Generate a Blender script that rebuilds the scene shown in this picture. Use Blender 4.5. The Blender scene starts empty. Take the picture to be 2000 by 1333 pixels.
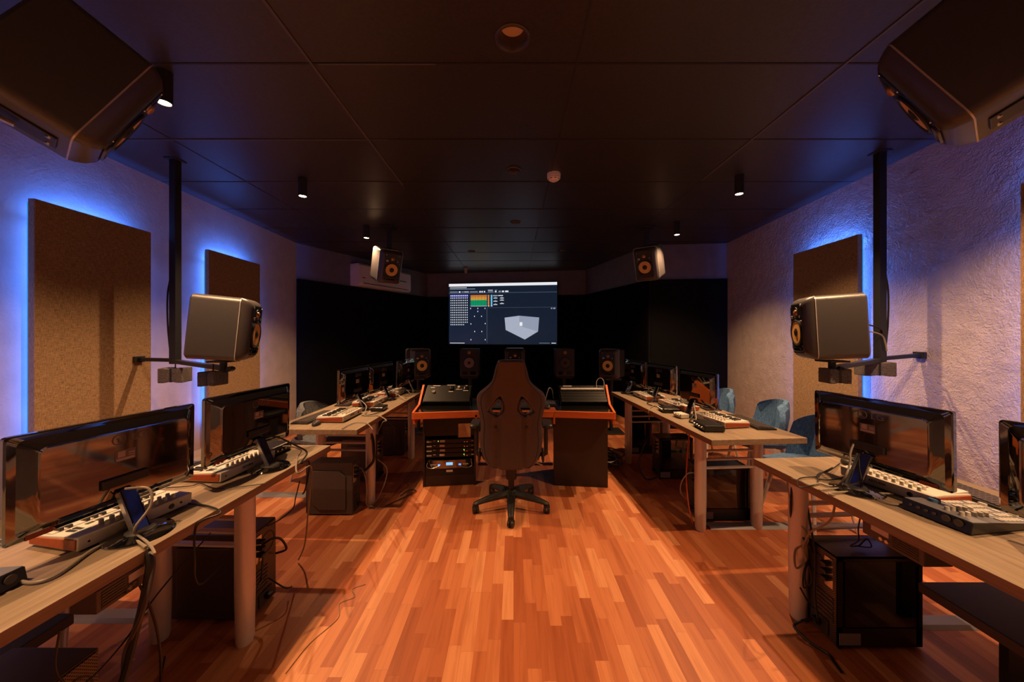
import bpy, bmesh, math, random
from mathutils import Vector, Matrix
R = math.radians
random.seed(7)
S = bpy.context.scene
COL = S.collection

# ------------------------------------------------------------------ camera, world, exposure
F, CX, CY, CH = 690.0, 1003.0, 650.0, 1.5      # focal length and principal point for a 2000 x 1333 frame, eye height in metres
cd = bpy.data.cameras.new('camera'); cam = bpy.data.objects.new('camera', cd); COL.objects.link(cam)
cam.location = (0, 0, CH); cam.rotation_euler = (R(90), 0, 0)
cd.sensor_width = 36; cd.lens = F / 2000 * 36
cd.shift_x = -(CX - 1000) / 2000; cd.shift_y = -(666.5 - CY) / 2000
cd.clip_start = .02
S.camera = cam
S.view_settings.view_transform = 'Standard'; S.view_settings.look = 'None'
S.view_settings.exposure = 0.12; S.view_settings.gamma = 1; S.view_settings.use_curve_mapping = False
w = bpy.data.worlds.new('world'); S.world = w; w.use_nodes = True
w.node_tree.nodes['Background'].inputs[0].default_value = (.10, .12, .2, 1)
w.node_tree.nodes['Background'].inputs[1].default_value = .02
S.cycles.max_bounces = 8; S.cycles.diffuse_bounces = 4; S.cycles.glossy_bounces = 4
S.cycles.transparent_max_bounces = 8
S.cycles.sample_clamp_indirect = 4.0
S.cycles.caustics_reflective = False; S.cycles.caustics_refractive = False

CEIL = 2.88
LAMP_Z = 2.71
WARM = (1.0, .56, .27)
SPOT_W = 150.0
LED_W = 2.9
BLUE = (.055, .19, 1.0)
SPOTS_L = [(-1.83, -.90), (-1.82, .45), (-1.85, 1.87), (-1.88, 3.15), (-1.89, 4.54)]
SPOTS_R = [(1.92, -.95), (1.92, .40), (2.17, 1.90), (1.98, 3.10), (2.03, 4.39)]
def wallL(y): return -3.03 - .058 * y
def wallR(y): return 2.86 + .079 * y
def at(px, py, Y):                              # a point seen at a pixel, at depth Y
    return Vector(((px - CX) * Y / F, Y, CH - (py - CY) * Y / F))
def gp(px, py, z):                              # a point seen at a pixel, on the level z
    Y = F * (CH - z) / (py - CY); return at(px, py, Y)

# ------------------------------------------------------------------ materials
def nt(name):
    m = bpy.data.materials.new(name); m.use_nodes = True
    n = m.node_tree; return m, n, n.nodes['Principled BSDF']
def pm(name, c, rough=.5, metal=0., spec=.5, bump=None, var=None, coat=0., sheen=0.):
    m, n, b = nt(name)
    b.inputs['Base Color'].default_value = (*c, 1); b.inputs['Roughness'].default_value = rough
    b.inputs['Metallic'].default_value = metal; b.inputs['Specular IOR Level'].default_value = spec
    b.inputs['Coat Weight'].default_value = coat; b.inputs['Sheen Weight'].default_value = sheen
    tc = n.nodes.new('ShaderNodeTexCoord')
    if var:
        sc, amt = var
        no = n.nodes.new('ShaderNodeTexNoise'); no.inputs['Scale'].default_value = sc; no.inputs['Detail'].default_value = 5
        n.links.new(tc.outputs['Object'], no.inputs['Vector'])
        r = n.nodes.new('ShaderNodeMapRange'); r.inputs[1].default_value = .3; r.inputs[2].default_value = .7
        r.inputs[3].default_value = 1 - amt; r.inputs[4].default_value = 1 + amt
        n.links.new(no.outputs['Fac'], r.inputs[0])
        mx = n.nodes.new('ShaderNodeVectorMath'); mx.operation = 'SCALE'; mx.inputs[0].default_value = c
        n.links.new(r.outputs[0], mx.inputs['Scale']); n.links.new(mx.outputs[0], b.inputs['Base Color'])
    if bump:
        sc, st = bump
        no = n.nodes.new('ShaderNodeTexNoise'); no.inputs['Scale'].default_value = sc; no.inputs['Detail'].default_value = 6
        n.links.new(tc.outputs['Object'], no.inputs['Vector'])
        bp = n.nodes.new('ShaderNodeBump'); bp.inputs['Strength'].default_value = st; bp.inputs['Distance'].default_value = .01
        n.links.new(no.outputs['Fac'], bp.inputs['Height']); n.links.new(bp.outputs[0], b.inputs['Normal'])
    return m
def em(name, c, s):
    m, n, b = nt(name); b.inputs['Base Color'].default_value = (*[x * .2 for x in c], 1)
    b.inputs['Emission Color'].default_value = (*c, 1); b.inputs['Emission Strength'].default_value = s
    b.inputs['Roughness'].default_value = .2
    return m
def math_node(n, op, a=None, b=None, c=None):
    x = n.nodes.new('ShaderNodeMath'); x.operation = op
    for i, v in enumerate((a, b, c)):
        if v is None: continue
        if isinstance(v, (int, float)): x.inputs[i].default_value = v
        else: n.links.new(v, x.inputs[i])
    return x.outputs[0]
def ramp(n, fac, stops):
    r = n.nodes.new('ShaderNodeValToRGB'); e = r.color_ramp.elements
    while len(e) < len(stops): e.new(.5)
    for k, (p, c) in enumerate(stops): e[k].position = p; e[k].color = (*c, 1)
    n.links.new(fac, r.inputs[0]); return r.outputs[0]
def floor_mat():
    m, n, b = nt('laminate floor')
    tc = n.nodes.new('ShaderNodeTexCoord'); sp = n.nodes.new('ShaderNodeSeparateXYZ'); n.links.new(tc.outputs['Object'], sp.inputs[0])
    X, Y = sp.outputs[0], sp.outputs[1]
    row = math_node(n, 'FLOOR', math_node(n, 'DIVIDE', X, .062))
    wn = n.nodes.new('ShaderNodeTexWhiteNoise'); wn.noise_dimensions = '1D'; n.links.new(row, wn.inputs['W'])
    off = math_node(n, 'MULTIPLY', wn.outputs['Value'], 7.3)
    yy = math_node(n, 'DIVIDE', math_node(n, 'ADD', Y, off), .38)
    colr = math_node(n, 'FLOOR', yy)
    cv = n.nodes.new('ShaderNodeCombineXYZ'); n.links.new(row, cv.inputs[0]); n.links.new(colr, cv.inputs[1])
    w2 = n.nodes.new('ShaderNodeTexWhiteNoise'); w2.noise_dimensions = '2D'; n.links.new(cv.outputs[0], w2.inputs['Vector'])
    base = ramp(n, w2.outputs['Value'], [(0, (.35, .092, .032)), (.35, (.45, .135, .050)), (.7, (.56, .195, .078)), (1, (.66, .28, .125))])
    mp = n.nodes.new('ShaderNodeVectorMath'); mp.operation = 'MULTIPLY'; mp.inputs[1].default_value = (26, 1.6, 1)
    ad = n.nodes.new('ShaderNodeVectorMath'); ad.operation = 'ADD'
    n.links.new(tc.outputs['Object'], mp.inputs[0]); n.links.new(mp.outputs[0], ad.inputs[0])
    sc = n.nodes.new('ShaderNodeVectorMath'); sc.operation = 'SCALE'; sc.inputs['Scale'].default_value = 9
    n.links.new(w2.outputs['Color'], sc.inputs[0]); n.links.new(sc.outputs[0], ad.inputs[1])
    no = n.nodes.new('ShaderNodeTexNoise'); no.inputs['Scale'].default_value = 1.5; no.inputs['Detail'].default_value = 6
    no.inputs['Distortion'].default_value = .6
    n.links.new(ad.outputs[0], no.inputs['Vector'])
    g = ramp(n, no.outputs['Fac'], [(.3, (.74, .66, .6)), (.55, (1, 1, 1)), (.8, (1.0, .95, .9))])
    mx = n.nodes.new('ShaderNodeMix'); mx.data_type = 'RGBA'; mx.blend_type = 'MULTIPLY'; mx.inputs['Factor'].default_value = .8
    n.links.new(base, mx.inputs['A']); n.links.new(g, mx.inputs['B'])
    # thin joints between strips
    fx = math_node(n, 'FRACT', math_node(n, 'DIVIDE', X, .062)); fy = math_node(n, 'FRACT', yy)
    jx = math_node(n, 'LESS_THAN', math_node(n, 'ABSOLUTE', math_node(n, 'SUBTRACT', fx, .5)), .488)
    jy = math_node(n, 'LESS_THAN', math_node(n, 'ABSOLUTE', math_node(n, 'SUBTRACT', fy, .5)), .497)
    j = math_node(n, 'MULTIPLY', jx, jy)
    jm = math_node(n, 'MULTIPLY_ADD', j, .22, .78)
    v = n.nodes.new('ShaderNodeVectorMath'); v.operation = 'SCALE'
    n.links.new(mx.outputs['Result'], v.inputs[0]); n.links.new(jm, v.inputs['Scale'])
    n.links.new(v.outputs[0], b.inputs['Base Color'])
    b.inputs['Roughness'].default_value = .42; b.inputs['Specular IOR Level'].default_value = .35
    return m
def wood(name, c1, c2, rough=.45, s=(30, 1.4, 30)):
    m, n, b = nt(name)
    tc = n.nodes.new('ShaderNodeTexCoord')
    mp = n.nodes.new('ShaderNodeVectorMath'); mp.operation = 'MULTIPLY'; mp.inputs[1].default_value = s
    n.links.new(tc.outputs['Object'], mp.inputs[0])
    no = n.nodes.new('ShaderNodeTexNoise'); no.inputs['Scale'].default_value = 1.6; no.inputs['Detail'].default_value = 7; no.inputs['Distortion'].default_value = .9
    n.links.new(mp.outputs[0], no.inputs['Vector'])
    n.links.new(ramp(n, no.outputs['Fac'], [(.28, c1), (.72, c2)]), b.inputs['Base Color'])
    b.inputs['Roughness'].default_value = rough; b.inputs['Specular IOR Level'].default_value = .3
    return m
def fabric(name, c, s=260):
    m, n, b = nt(name)
    tc = n.nodes.new('ShaderNodeTexCoord'); o = []
    for v in ((1, .12, 1), (1, 1, .12)):
        mp = n.nodes.new('ShaderNodeVectorMath'); mp.operation = 'MULTIPLY'; mp.inputs[1].default_value = tuple(x * s for x in v)
        n.links.new(tc.outputs['Object'], mp.inputs[0])
        no = n.nodes.new('ShaderNodeTexNoise'); no.inputs['Scale'].default_value = 1; no.inputs['Detail'].default_value = 2
        n.links.new(mp.outputs[0], no.inputs['Vector']); o.append(no.outputs['Fac'])
    f = math_node(n, 'MULTIPLY', math_node(n, 'ADD', o[0], o[1]), .5)
    n.links.new(ramp(n, f, [(.35, tuple(x * .55 for x in c)), (.65, tuple(x * 1.4 for x in c))]), b.inputs['Base Color'])
    b.inputs['Roughness'].default_value = .95; b.inputs['Specular IOR Level'].default_value = .1
    bp = n.nodes.new('ShaderNodeBump'); bp.inputs['Strength'].default_value = .3; bp.inputs['Distance'].default_value = .002
    n.links.new(f, bp.inputs['Height']); n.links.new(bp.outputs[0], b.inputs['Normal'])
    return m
def perforated(name, c, hole, pitch, axes=(1, 2)):
    m, n, b = nt(name)
    tc = n.nodes.new('ShaderNodeTexCoord'); sp = n.nodes.new('ShaderNodeSeparateXYZ'); n.links.new(tc.outputs['Object'], sp.inputs[0])
    u, v = sp.outputs[axes[0]], sp.outputs[axes[1]]
    k = 2 * math.pi / pitch
    s1 = math_node(n, 'SINE', math_node(n, 'MULTIPLY', u, k)); s2 = math_node(n, 'SINE', math_node(n, 'MULTIPLY', v, k))
    f = math_node(n, 'GREATER_THAN', math_node(n, 'MULTIPLY', s1, s2), .18)
    n.links.new(ramp(n, f, [(0, c), (1, hole)]), b.inputs['Base Color'])
    b.inputs['Roughness'].default_value = .45; b.inputs['Metallic'].default_value = .5
    return m
def ceiling_mat():
    m, n, b = nt('ceiling panels')
    tc = n.nodes.new('ShaderNodeTexCoord')
    no = n.nodes.new('ShaderNodeTexNoise'); no.inputs['Scale'].default_value = 60; no.inputs['Detail'].default_value = 5
    n.links.new(tc.outputs['Object'], no.inputs['Vector'])
    col = ramp(n, no.outputs['Fac'], [(.3, (.024, .021, .023)), (.7, (.037, .033, .036))])
    vo = n.nodes.new('ShaderNodeTexNoise'); vo.inputs['Scale'].default_value = 9; vo.inputs['Detail'].default_value = 8
    n.links.new(tc.outputs['Object'], vo.inputs['Vector'])
    sp = ramp(n, vo.outputs['Fac'], [(.80, (0, 0, 0)), (.83, (.25, .22, .22))])
    mx = n.nodes.new('ShaderNodeMix'); mx.data_type = 'RGBA'; mx.blend_type = 'ADD'; mx.inputs['Factor'].default_value = 1
    n.links.new(col, mx.inputs['A']); n.links.new(sp, mx.inputs['B'])
    n.links.new(mx.outputs['Result'], b.inputs['Base Color'])
    b.inputs['Roughness'].default_value = .40; b.inputs['Specular IOR Level'].default_value = .6
    bp = n.nodes.new('ShaderNodeBump'); bp.inputs['Strength'].default_value = .12; bp.inputs['Distance'].default_value = .004
    n.links.new(no.outputs['Fac'], bp.inputs['Height']); n.links.new(bp.outputs[0], b.inputs['Normal'])
    return m
def plaster(name, c, st, sc):
    m, n, b = nt(name)
    tc = n.nodes.new('ShaderNodeTexCoord')
    a = n.nodes.new('ShaderNodeTexNoise'); a.inputs['Scale'].default_value = sc; a.inputs['Detail'].default_value = 8; a.inputs['Distortion'].default_value = 1.2
    d = n.nodes.new('ShaderNodeTexNoise'); d.inputs['Scale'].default_value = sc * .22; d.inputs['Detail'].default_value = 4
    for x in (a, d): n.links.new(tc.outputs['Object'], x.inputs['Vector'])
    h = math_node(n, 'ADD', a.outputs['Fac'], math_node(n, 'MULTIPLY', d.outputs['Fac'], 1.2))
    bp = n.nodes.new('ShaderNodeBump'); bp.inputs['Strength'].default_value = st; bp.inputs['Distance'].default_value = .02
    n.links.new(h, bp.inputs['Height']); n.links.new(bp.outputs[0], b.inputs['Normal'])
    n.links.new(ramp(n, d.outputs['Fac'], [(.3, tuple(x * .9 for x in c)), (.7, tuple(x * 1.08 for x in c))]), b.inputs['Base Color'])
    b.inputs['Roughness'].default_value = .55; b.inputs['Specular IOR Level'].default_value = .35
    return m
def tinted_glass():
    m = bpy.data.materials.new('smoked glass'); m.use_nodes = True; n = m.node_tree; n.nodes.clear()
    o = n.nodes.new('ShaderNodeOutputMaterial'); t = n.nodes.new('ShaderNodeBsdfTransparent'); t.inputs[0].default_value = (.30, .27, .26, 1)
    g = n.nodes.new('ShaderNodeBsdfGlossy'); g.inputs['Roughness'].default_value = .03
    f = n.nodes.new('ShaderNodeFresnel'); f.inputs[0].default_value = 2.1
    mx = n.nodes.new('ShaderNodeMixShader')
    n.links.new(f.outputs[0], mx.inputs[0]); n.links.new(t.outputs[0], mx.inputs[1]); n.links.new(g.outputs[0], mx.inputs[2])
    n.links.new(mx.outputs[0], o.inputs[0]); return m

M = dict(
    floor=floor_mat(), ceil=ceiling_mat(),
    wall_l=plaster('smooth grey paint', (.50, .44, .40), .10, 30), wall_r=plaster('rough plaster grey paint', (.50, .43, .385), .6, 42),
    wall_b=plaster('back wall paint', (.20, .19, .21), .1, 30),
    black_fabric=pm('black wall fabric', (.008, .008, .009), .95, spec=.05, bump=(300, .2)),
    panel=fabric('tan panel fabric', (.30, .20, .12)), panel_r=fabric('tan panel fabric right', (.32, .215, .135)),
    seam=pm('ceiling joint filler', (.02, .018, .02), .6), seam_l=pm('pale ceiling joint', (.09, .085, .09), .5),
    desk=wood('grey oak laminate', (.21, .15, .10), (.33, .248, .168)), desk_e=wood('oak edging', (.2,.13,.08),(.3,.2,.13)),
    silver=pm('silver painted steel', (.68, .64, .62), .35, .15), steel=pm('bright steel', (.6, .58, .56), .25, .9),
    dark_steel=pm('dark bracket steel', (.03, .032, .04), .4, .5), grey_metal=pm('grey trunking', (.30, .30, .31), .4, .3),
    gloss=pm('black gloss plastic', (.006, .006, .007), .045, spec=.75, coat=.6), screen_off=pm('dark screen glass', (.004, .004, .005), .1),
    matte=pm('black matte plastic', (.014, .013, .013), .5), soft=pm('charcoal plastic', (.035, .033, .034), .55),
    spk=pm('speaker vinyl', (.045, .042, .046), .40, spec=1.0, bump=(350, .12)), spk_f=pm('speaker front frame', (.06, .053, .052), .33),
    baffle=pm('speaker baffle', (.006, .006, .007), .3), cone=pm('woven gold cone', (.85, .50, .14), .4, bump=(500, .3)),
    cone_d=pm('grey cone', (.32, .24, .18), .5), dome=pm('bronze dome', (.5, .26, .12), .25, .4),
    trim=pm('bright trim line', (.55, .52, .52), .25, .4), white=pm('white plastic', (.66, .62, .58), .4),
    ivory=pm('controller plastic', (.62, .57, .50), .45), cheek=wood('red wood cheek', (.30, .055, .018), (.40, .085, .03), .4, (4, 30, 30)),
    logo=pm('grey logo print', (.12, .12, .13), .4), label_m=pm('monitor label', (.16, .13, .12), .4), label_p=pm('monitor label print', (.42, .37, .35), .4), label=pm('paper label', (.62, .56, .52), .6), label_g=pm('grey sticker', (.20, .20, .22), .5), label_r=pm('red sticker', (.32, .05, .03), .5),
    orange=wood('orange beech', (.62, .13, .03), (.72, .18, .05), .4, (1.4, 30, 30)), cab=pm('dark brown cabinet laminate', (.022, .012, .010), .45),
    rack=pm('black rack steel', (.012, .011, .011), .4, .3), shelf=pm('black gloss desktop', (.008, .007, .007), .14),
    leather=pm('black leatherette', (.060, .038, .036), .38, bump=(120, .08)), leather_t=pm('dark piping', (.012, .01, .01), .5), nylon=pm('black nylon', (.016, .015, .014), .42),
    blue_f=fabric('blue upholstery', (.10, .20, .38), 160), grey_f=fabric('grey upholstery', (.13, .14, .16), 160),
    pc=pm('graphite steel case', (.085, .070, .066), .42, .4), pc_b=pm('black case', (.009, .009, .010), .28),
    perf=perforated('perforated steel', (.16, .13, .11), (.004, .004, .004), .011, (1, 2)),
    glass=tinted_glass(), board=pm('circuit board', (.02, .03, .03), .4, var=(60, .6)),
    cable=pm('black cable', (.008, .008, .008), .45), cable_w=pm('pale cable', (.27, .23, .19), .45), cable_r=pm('red plug', (.6, .10, .03), .4),
    foam=pm('grey foam block', (.12, .105, .11), .95, bump=(170, 1.0), var=(120, .4)), ac=pm('white appliance plastic', (.85, .80, .80), .35),
    green=em('green indicator', (.2, 1, .1), 3), teal=pm('teal marking', (.0, .30, .24), .5),
    lamp=em('lit lamp', (1, .72, .42), 22), lens=pm('opal lens', (.75, .62, .52), .4),
    led=em('led strip', (.03, .30, .75), .7), led_b=em('blue indicator', (.06, .25, 1), 2.2), lcd=em('lcd', (.2, .48, .85), 1.2),
    tv=em('tv dark screen', (.006, .012, .025), 1.0), tv_w=em('screen white', (.75, .75, .78), 1.0), tv_g=em('screen green', (.0, .35, .13), 1), tv_y=em('screen amber', (.7, .38, .05), 1),
    tv_o=em('screen orange', (.75, .2, .03), 1), tv_b=em('screen violet', (.10, .08, .55), 1), tv_s=em('screen sky', (.12, .5, .75), 1), tv_c=em('screen grey', (.25, .29, .38), 1), tv_c2=em('screen pale grey', (.34, .38, .47), 1), tv_l=em('screen dim line', (.12, .15, .2), 1),
)

M['gloss'].node_tree.nodes['Principled BSDF'].inputs['IOR'].default_value = 2.2
# ------------------------------------------------------------------ mesh builder
class MB:
    def __init__(s): s.v = []; s.f = []; s.sm = []; s.mi = []
    def add(s, vs, fs, smooth=False, m=0):
        o = len(s.v); s.v += [tuple(v) for v in vs]
        for f in fs: s.f.append([i + o for i in f]); s.sm.append(smooth); s.mi.append(m)
        return s
    def box(s, c, d, rot=None, m=0):
        c = Vector(c); hx, hy, hz = [x / 2 for x in d]
        vs = [Vector((x, y, z)) for x in (-hx, hx) for y in (-hy, hy) for z in (-hz, hz)]
        if rot is not None: vs = [rot @ v for v in vs]
        return s.add([v + c for v in vs], [(0, 1, 3, 2), (4, 6, 7, 5), (0, 4, 5, 1), (2, 3, 7, 6), (0, 2, 6, 4), (1, 5, 7, 3)], m=m)
    def bar(s, p, q, wd, ht, m=0, up=(0, 0, 1)):
        p, q = Vector(p), Vector(q); d = (q - p); L = d.length; d.normalize(); up = Vector(up)
        if abs(d.dot(up)) > .98: up = Vector((1, 0, 0))
        x = d.cross(up).normalized(); z = x.cross(d)
        rot = Matrix((x, d, z)).transposed()
        return s.box((p + q) / 2, (wd, L, ht), rot, m)
    def prism(s, poly, a, b, axis='z', m=0):
        n = len(poly)
        def P(u, v, t): return {'z': (u, v, t), 'y': (u, t, v), 'x': (t, u, v)}[axis]
        vs = [P(u, v, a) for u, v in poly] + [P(u, v, b) for u, v in poly]
        return s.add(vs, [list(range(n))[::-1], list(range(n, 2 * n))] + [(i, (i + 1) % n, (i + 1) % n + n, i + n) for i in range(n)], m=m)
    def lathe(s, prof, n=24, c=(0, 0, 0), rot=None, m=0, smooth=True, sy=1.0, ring=False):
        c = Vector(c); vs = []
        for r, z in prof:
            for k in range(n):
                a = 2 * math.pi * k / n; v = Vector((r * math.cos(a), r * sy * math.sin(a), z))
                if rot is not None: v = rot @ v
                vs.append(v + c)
        fs = []
        for i in range(len(prof) - 1):
            for k in range(n):
                k2 = (k + 1) % n; fs.append((i * n + k, i * n + k2, (i + 1) * n + k2, (i + 1) * n + k))
        if ring or prof[0] == prof[-1]: fs += [((len(prof) - 1) * n + k, (len(prof) - 1) * n + (k + 1) % n, (k + 1) % n, k) for k in range(n)] if prof[0] != prof[-1] else []
        else: fs.append(list(range(n))[::-1]); fs.append([(len(prof) - 1) * n + k for k in range(n)])
        return s.add(vs, fs, smooth, m)
    def cyl(s, c, r, h, n=20, rot=None, m=0, r2=None):
        return s.lathe([(r, 0), (r if r2 is None else r2, h)], n, c, rot, m)
    def tube(s, pts, r, n=7, m=0):
        pts = [Vector(p) for p in pts]; vs = []; N = len(pts); prev = None
        for i, p in enumerate(pts):
            t = (pts[min(i + 1, N - 1)] - pts[max(i - 1, 0)]).normalized()
            if prev is None: a = t.orthogonal().normalized()
            else:
                a = prev - t * prev.dot(t)
                a = a.normalized() if a.length > 1e-6 else t.orthogonal().normalized()
            prev = a; b = t.cross(a); rr = r[i] if isinstance(r, (list, tuple)) else r
            for k in range(n):
                q = 2 * math.pi * k / n; vs.append(p + (a * math.cos(q) + b * math.sin(q)) * rr)
        fs = [(i * n + k, i * n + (k + 1) % n, (i + 1) * n + (k + 1) % n, (i + 1) * n + k) for i in range(N - 1) for k in range(n)]
        fs += [list(range(n))[::-1], [(N - 1) * n + k for k in range(n)]]
        return s.add(vs, fs, True, m)
    def loft(s, rings, m=0, smooth=True, cap=True):
        n = len(rings[0]); vs = [p for r in rings for p in r]
        fs = [(i * n + k, i * n + (k + 1) % n, (i + 1) * n + (k + 1) % n, (i + 1) * n + k) for i in range(len(rings) - 1) for k in range(n)]
        s.add(vs, fs, smooth, m)
        if cap: s.add(rings[0], [list(range(n))[::-1]], False, m); s.add(rings[-1], [list(range(n))], False, m)
        return s
    def build(s, name, mats, parent=None, bevel=0, seg=2, loc=None, sharp=38):
        me = bpy.data.meshes.new(name); me.from_pydata(s.v, [], s.f)
        for i, p in enumerate(me.polygons): p.use_smooth = s.sm[i]; p.material_index = s.mi[i]
        for x in (mats if isinstance(mats, (list, tuple)) else [mats]): me.materials.append(x)
        bm = bmesh.new(); bm.from_mesh(me); bmesh.ops.remove_doubles(bm, verts=bm.verts, dist=1e-6); bmesh.ops.recalc_face_normals(bm, faces=bm.faces)
        if any(s.sm):
            for e in bm.edges:
                if len(e.link_faces) == 2 and e.calc_face_angle(0) > R(sharp): e.smooth = False
        bm.to_mesh(me); bm.free()
        o = bpy.data.objects.new(name, me); COL.objects.link(o)
        if loc is not None: o.location = loc
        if parent: o.parent = parent
        if bevel:
            b = o.modifiers.new('bevel', 'BEVEL'); b.width = bevel; b.segments = seg; b.limit_method = 'ANGLE'; b.angle_limit = R(40)
        return o
def rr(hw, hh, r, y, cz=0., n=5):                # rounded rectangle ring in XZ at depth y
    out = []; r = min(r, hw * .99, hh * .99)
    for sx, sz, a0 in ((1, 1, 0), (-1, 1, 90), (-1, -1, 180), (1, -1, 270)):
        for k in range(n + 1):
            a = R(a0 + 90 * k / n); out.append((sx * (hw - r) + r * math.cos(a), y, cz + sz * (hh - r) + r * math.sin(a)))
    return out
def rz(hw, hh, r, z, cx=0., cy=0., n=5): return [(x + cx, y2 + cy, z) for x, _, y2 in rr(hw, hh, r, 0, 0, n)]
def empty(name, label, cat, loc=(0, 0, 0), rz_=0., group=None):
    o = bpy.data.objects.new(name, None); o.empty_display_size = .1; COL.objects.link(o)
    o.location = loc; o.rotation_euler = (0, 0, rz_); tag(o, label, cat, group); return o
def tag(o, label, cat, group=None):
    o['label'] = label; o['category'] = cat
    if group: o['group'] = group
    return o
def struct(o): o['kind'] = 'structure'; return o
def dup(o, loc=None, rz_=None, label=None, group=None, parent=None):
    c = o.copy(); COL.objects.link(c)
    if parent is not None: c.parent = parent
    if loc is not None: c.location = loc
    if rz_ is not None: c.rotation_euler = (0, 0, rz_)
    if label: c['label'] = label
    if group: c['group'] = group
    for ch in list(o.children): dup(ch, parent=c)
    return c
def smooth_path(pts, n=8):
    pts = [Vector(p) for p in pts]; P = [pts[0]] + pts + [pts[-1]]; out = []
    for i in range(1, len(P) - 2):
        a, b, c, d = P[i - 1], P[i], P[i + 1], P[i + 2]
        for k in range(n):
            t = k / n; out.append(.5 * ((2 * b) + (c - a) * t + (2 * a - 5 * b + 4 * c - d) * t * t + (3 * b - a - 3 * c + d) * t ** 3))
    out.append(P[-2]); return out
def text(body, size, mat, parent, loc, rot, name='lettering', align='CENTER', ext=.0006):
    cu = bpy.data.curves.new('t', 'FONT'); cu.body = body; cu.size = size; cu.align_x = align; cu.align_y = 'CENTER'; cu.extrude = ext
    t = bpy.data.objects.new('t', cu); COL.objects.link(t)
    me = bpy.data.meshes.new_from_object(t.evaluated_get(bpy.context.evaluated_depsgraph_get())); bpy.data.objects.remove(t)
    me.materials.clear(); me.materials.append(mat)
    o = bpy.data.objects.new(name, me); COL.objects.link(o); o.parent = parent; o.location = loc; o.rotation_euler = rot
    return o
RX90 = Matrix.Rotation(R(90), 3, 'X')            # local z -> -y
AX = RX90                                        # lathe axis towards the speaker front
def face_rot(d):                                  # orientation whose -Y looks along d
    d = Vector(d).normalized(); x = Vector((0, 0, 1)).cross(-d).normalized() * -1
    y = -d; x = y.cross(Vector((0, 0, 1))).normalized(); z = x.cross(y)
    return Matrix((x, y, z)).transposed()

# ------------------------------------------------------------------ room shell
WL0, WL1 = -1.6, 5.44
A_ = (wallL(WL1), WL1); Bk = (-2.02, 8.28); Ck = (1.59, 7.80); B2 = (2.15, 5.57); A2 = (wallR(5.46), 5.46)
FR = [(wallL(WL0), WL0), A_, Bk, Ck, B2, A2, (wallR(WL0), WL0)]
struct(MB().prism(FR, -.08, 0).build('floor', M['floor']))
DOWN = [(-.005, 1.656, .075), (0, 3.0, .058), (.026, 4.41, .058), (-.71, 5.99, .058), (.80, 5.91, .058)]
def shape_mesh(outlines, ext, bev):
    cu = bpy.data.curves.new('s', 'CURVE'); cu.dimensions = '2D'; cu.fill_mode = 'BOTH'; cu.extrude = ext; cu.bevel_depth = bev; cu.bevel_resolution = 3
    for pts in outlines:
        sp = cu.splines.new('POLY'); sp.points.add(len(pts) - 1); sp.use_cyclic_u = True
        for p, q in zip(sp.points, pts): p.co = (q[0], q[1], 0, 1)
    t = bpy.data.objects.new('s', cu); COL.objects.link(t)
    me = bpy.data.meshes.new_from_object(t.evaluated_get(bpy.context.evaluated_depsgraph_get())); bpy.data.objects.remove(t); return me
cme = shape_mesh([FR] + [[(x + r_ * .96 * math.cos(t * math.pi / 18), y + r_ * .96 * math.sin(t * math.pi / 18)) for t in range(36)] for x, y, r_ in DOWN], .012, 0)
cme.materials.append(M['ceil']); ceil = bpy.data.objects.new('ceiling', cme); COL.objects.link(ceil); ceil.location = (0, 0, CEIL + .012); struct(ceil)
def wall(name, p, q, z0, z1, mat, th=.1, inward=1):
    p, q = Vector((*p, 0)), Vector((*q, 0)); d = (q - p).normalized(); nrm = Vector((-d.y, d.x, 0)) * inward
    b = MB(); vs = [p, q, q + nrm * th, p + nrm * th]
    b.prism([(v.x, v.y) for v in vs], z0, z1); return struct(b.build(name, mat))
wall('wall_left', FR[0], A_, 0, CEIL, M['wall_l'])
wall('wall_back_left', A_, Bk, 0, CEIL, M['wall_b'])
wall('wall_back', Bk, Ck, 0, CEIL, M['wall_b'])
wall('wall_back_right', Ck, B2, 0, CEIL, M['wall_b'])
wall('wall_back_far_right', B2, A2, 0, CEIL, M['wall_b'])
wall('wall_right', A2, FR[6], 0, CEIL, M['wall_r'])
wall('wall_front', FR[6], FR[0], 0, CEIL, M['wall_b'])
# black fabric cladding of the rear walls, standing 3 cm off them
def inset_pts(p, q, o):
    p, q = Vector((*p, 0)), Vector((*q, 0)); d = (q - p).normalized(); n = Vector((d.y, -d.x, 0)) * o; return (p + n).to_2d(), (q + n).to_2d()
for k, (p, q) in enumerate(((A_, Bk), (Bk, Ck), (Ck, B2), (B2, A2))):
    a, b = inset_pts(p, q, .002); c, d = inset_pts(p, q, .035)
    struct(MB().prism([a, b, d, c], 0, 2.33).build('trim_%d' % (k + 1), M['black_fabric'], bevel=.004))
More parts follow.
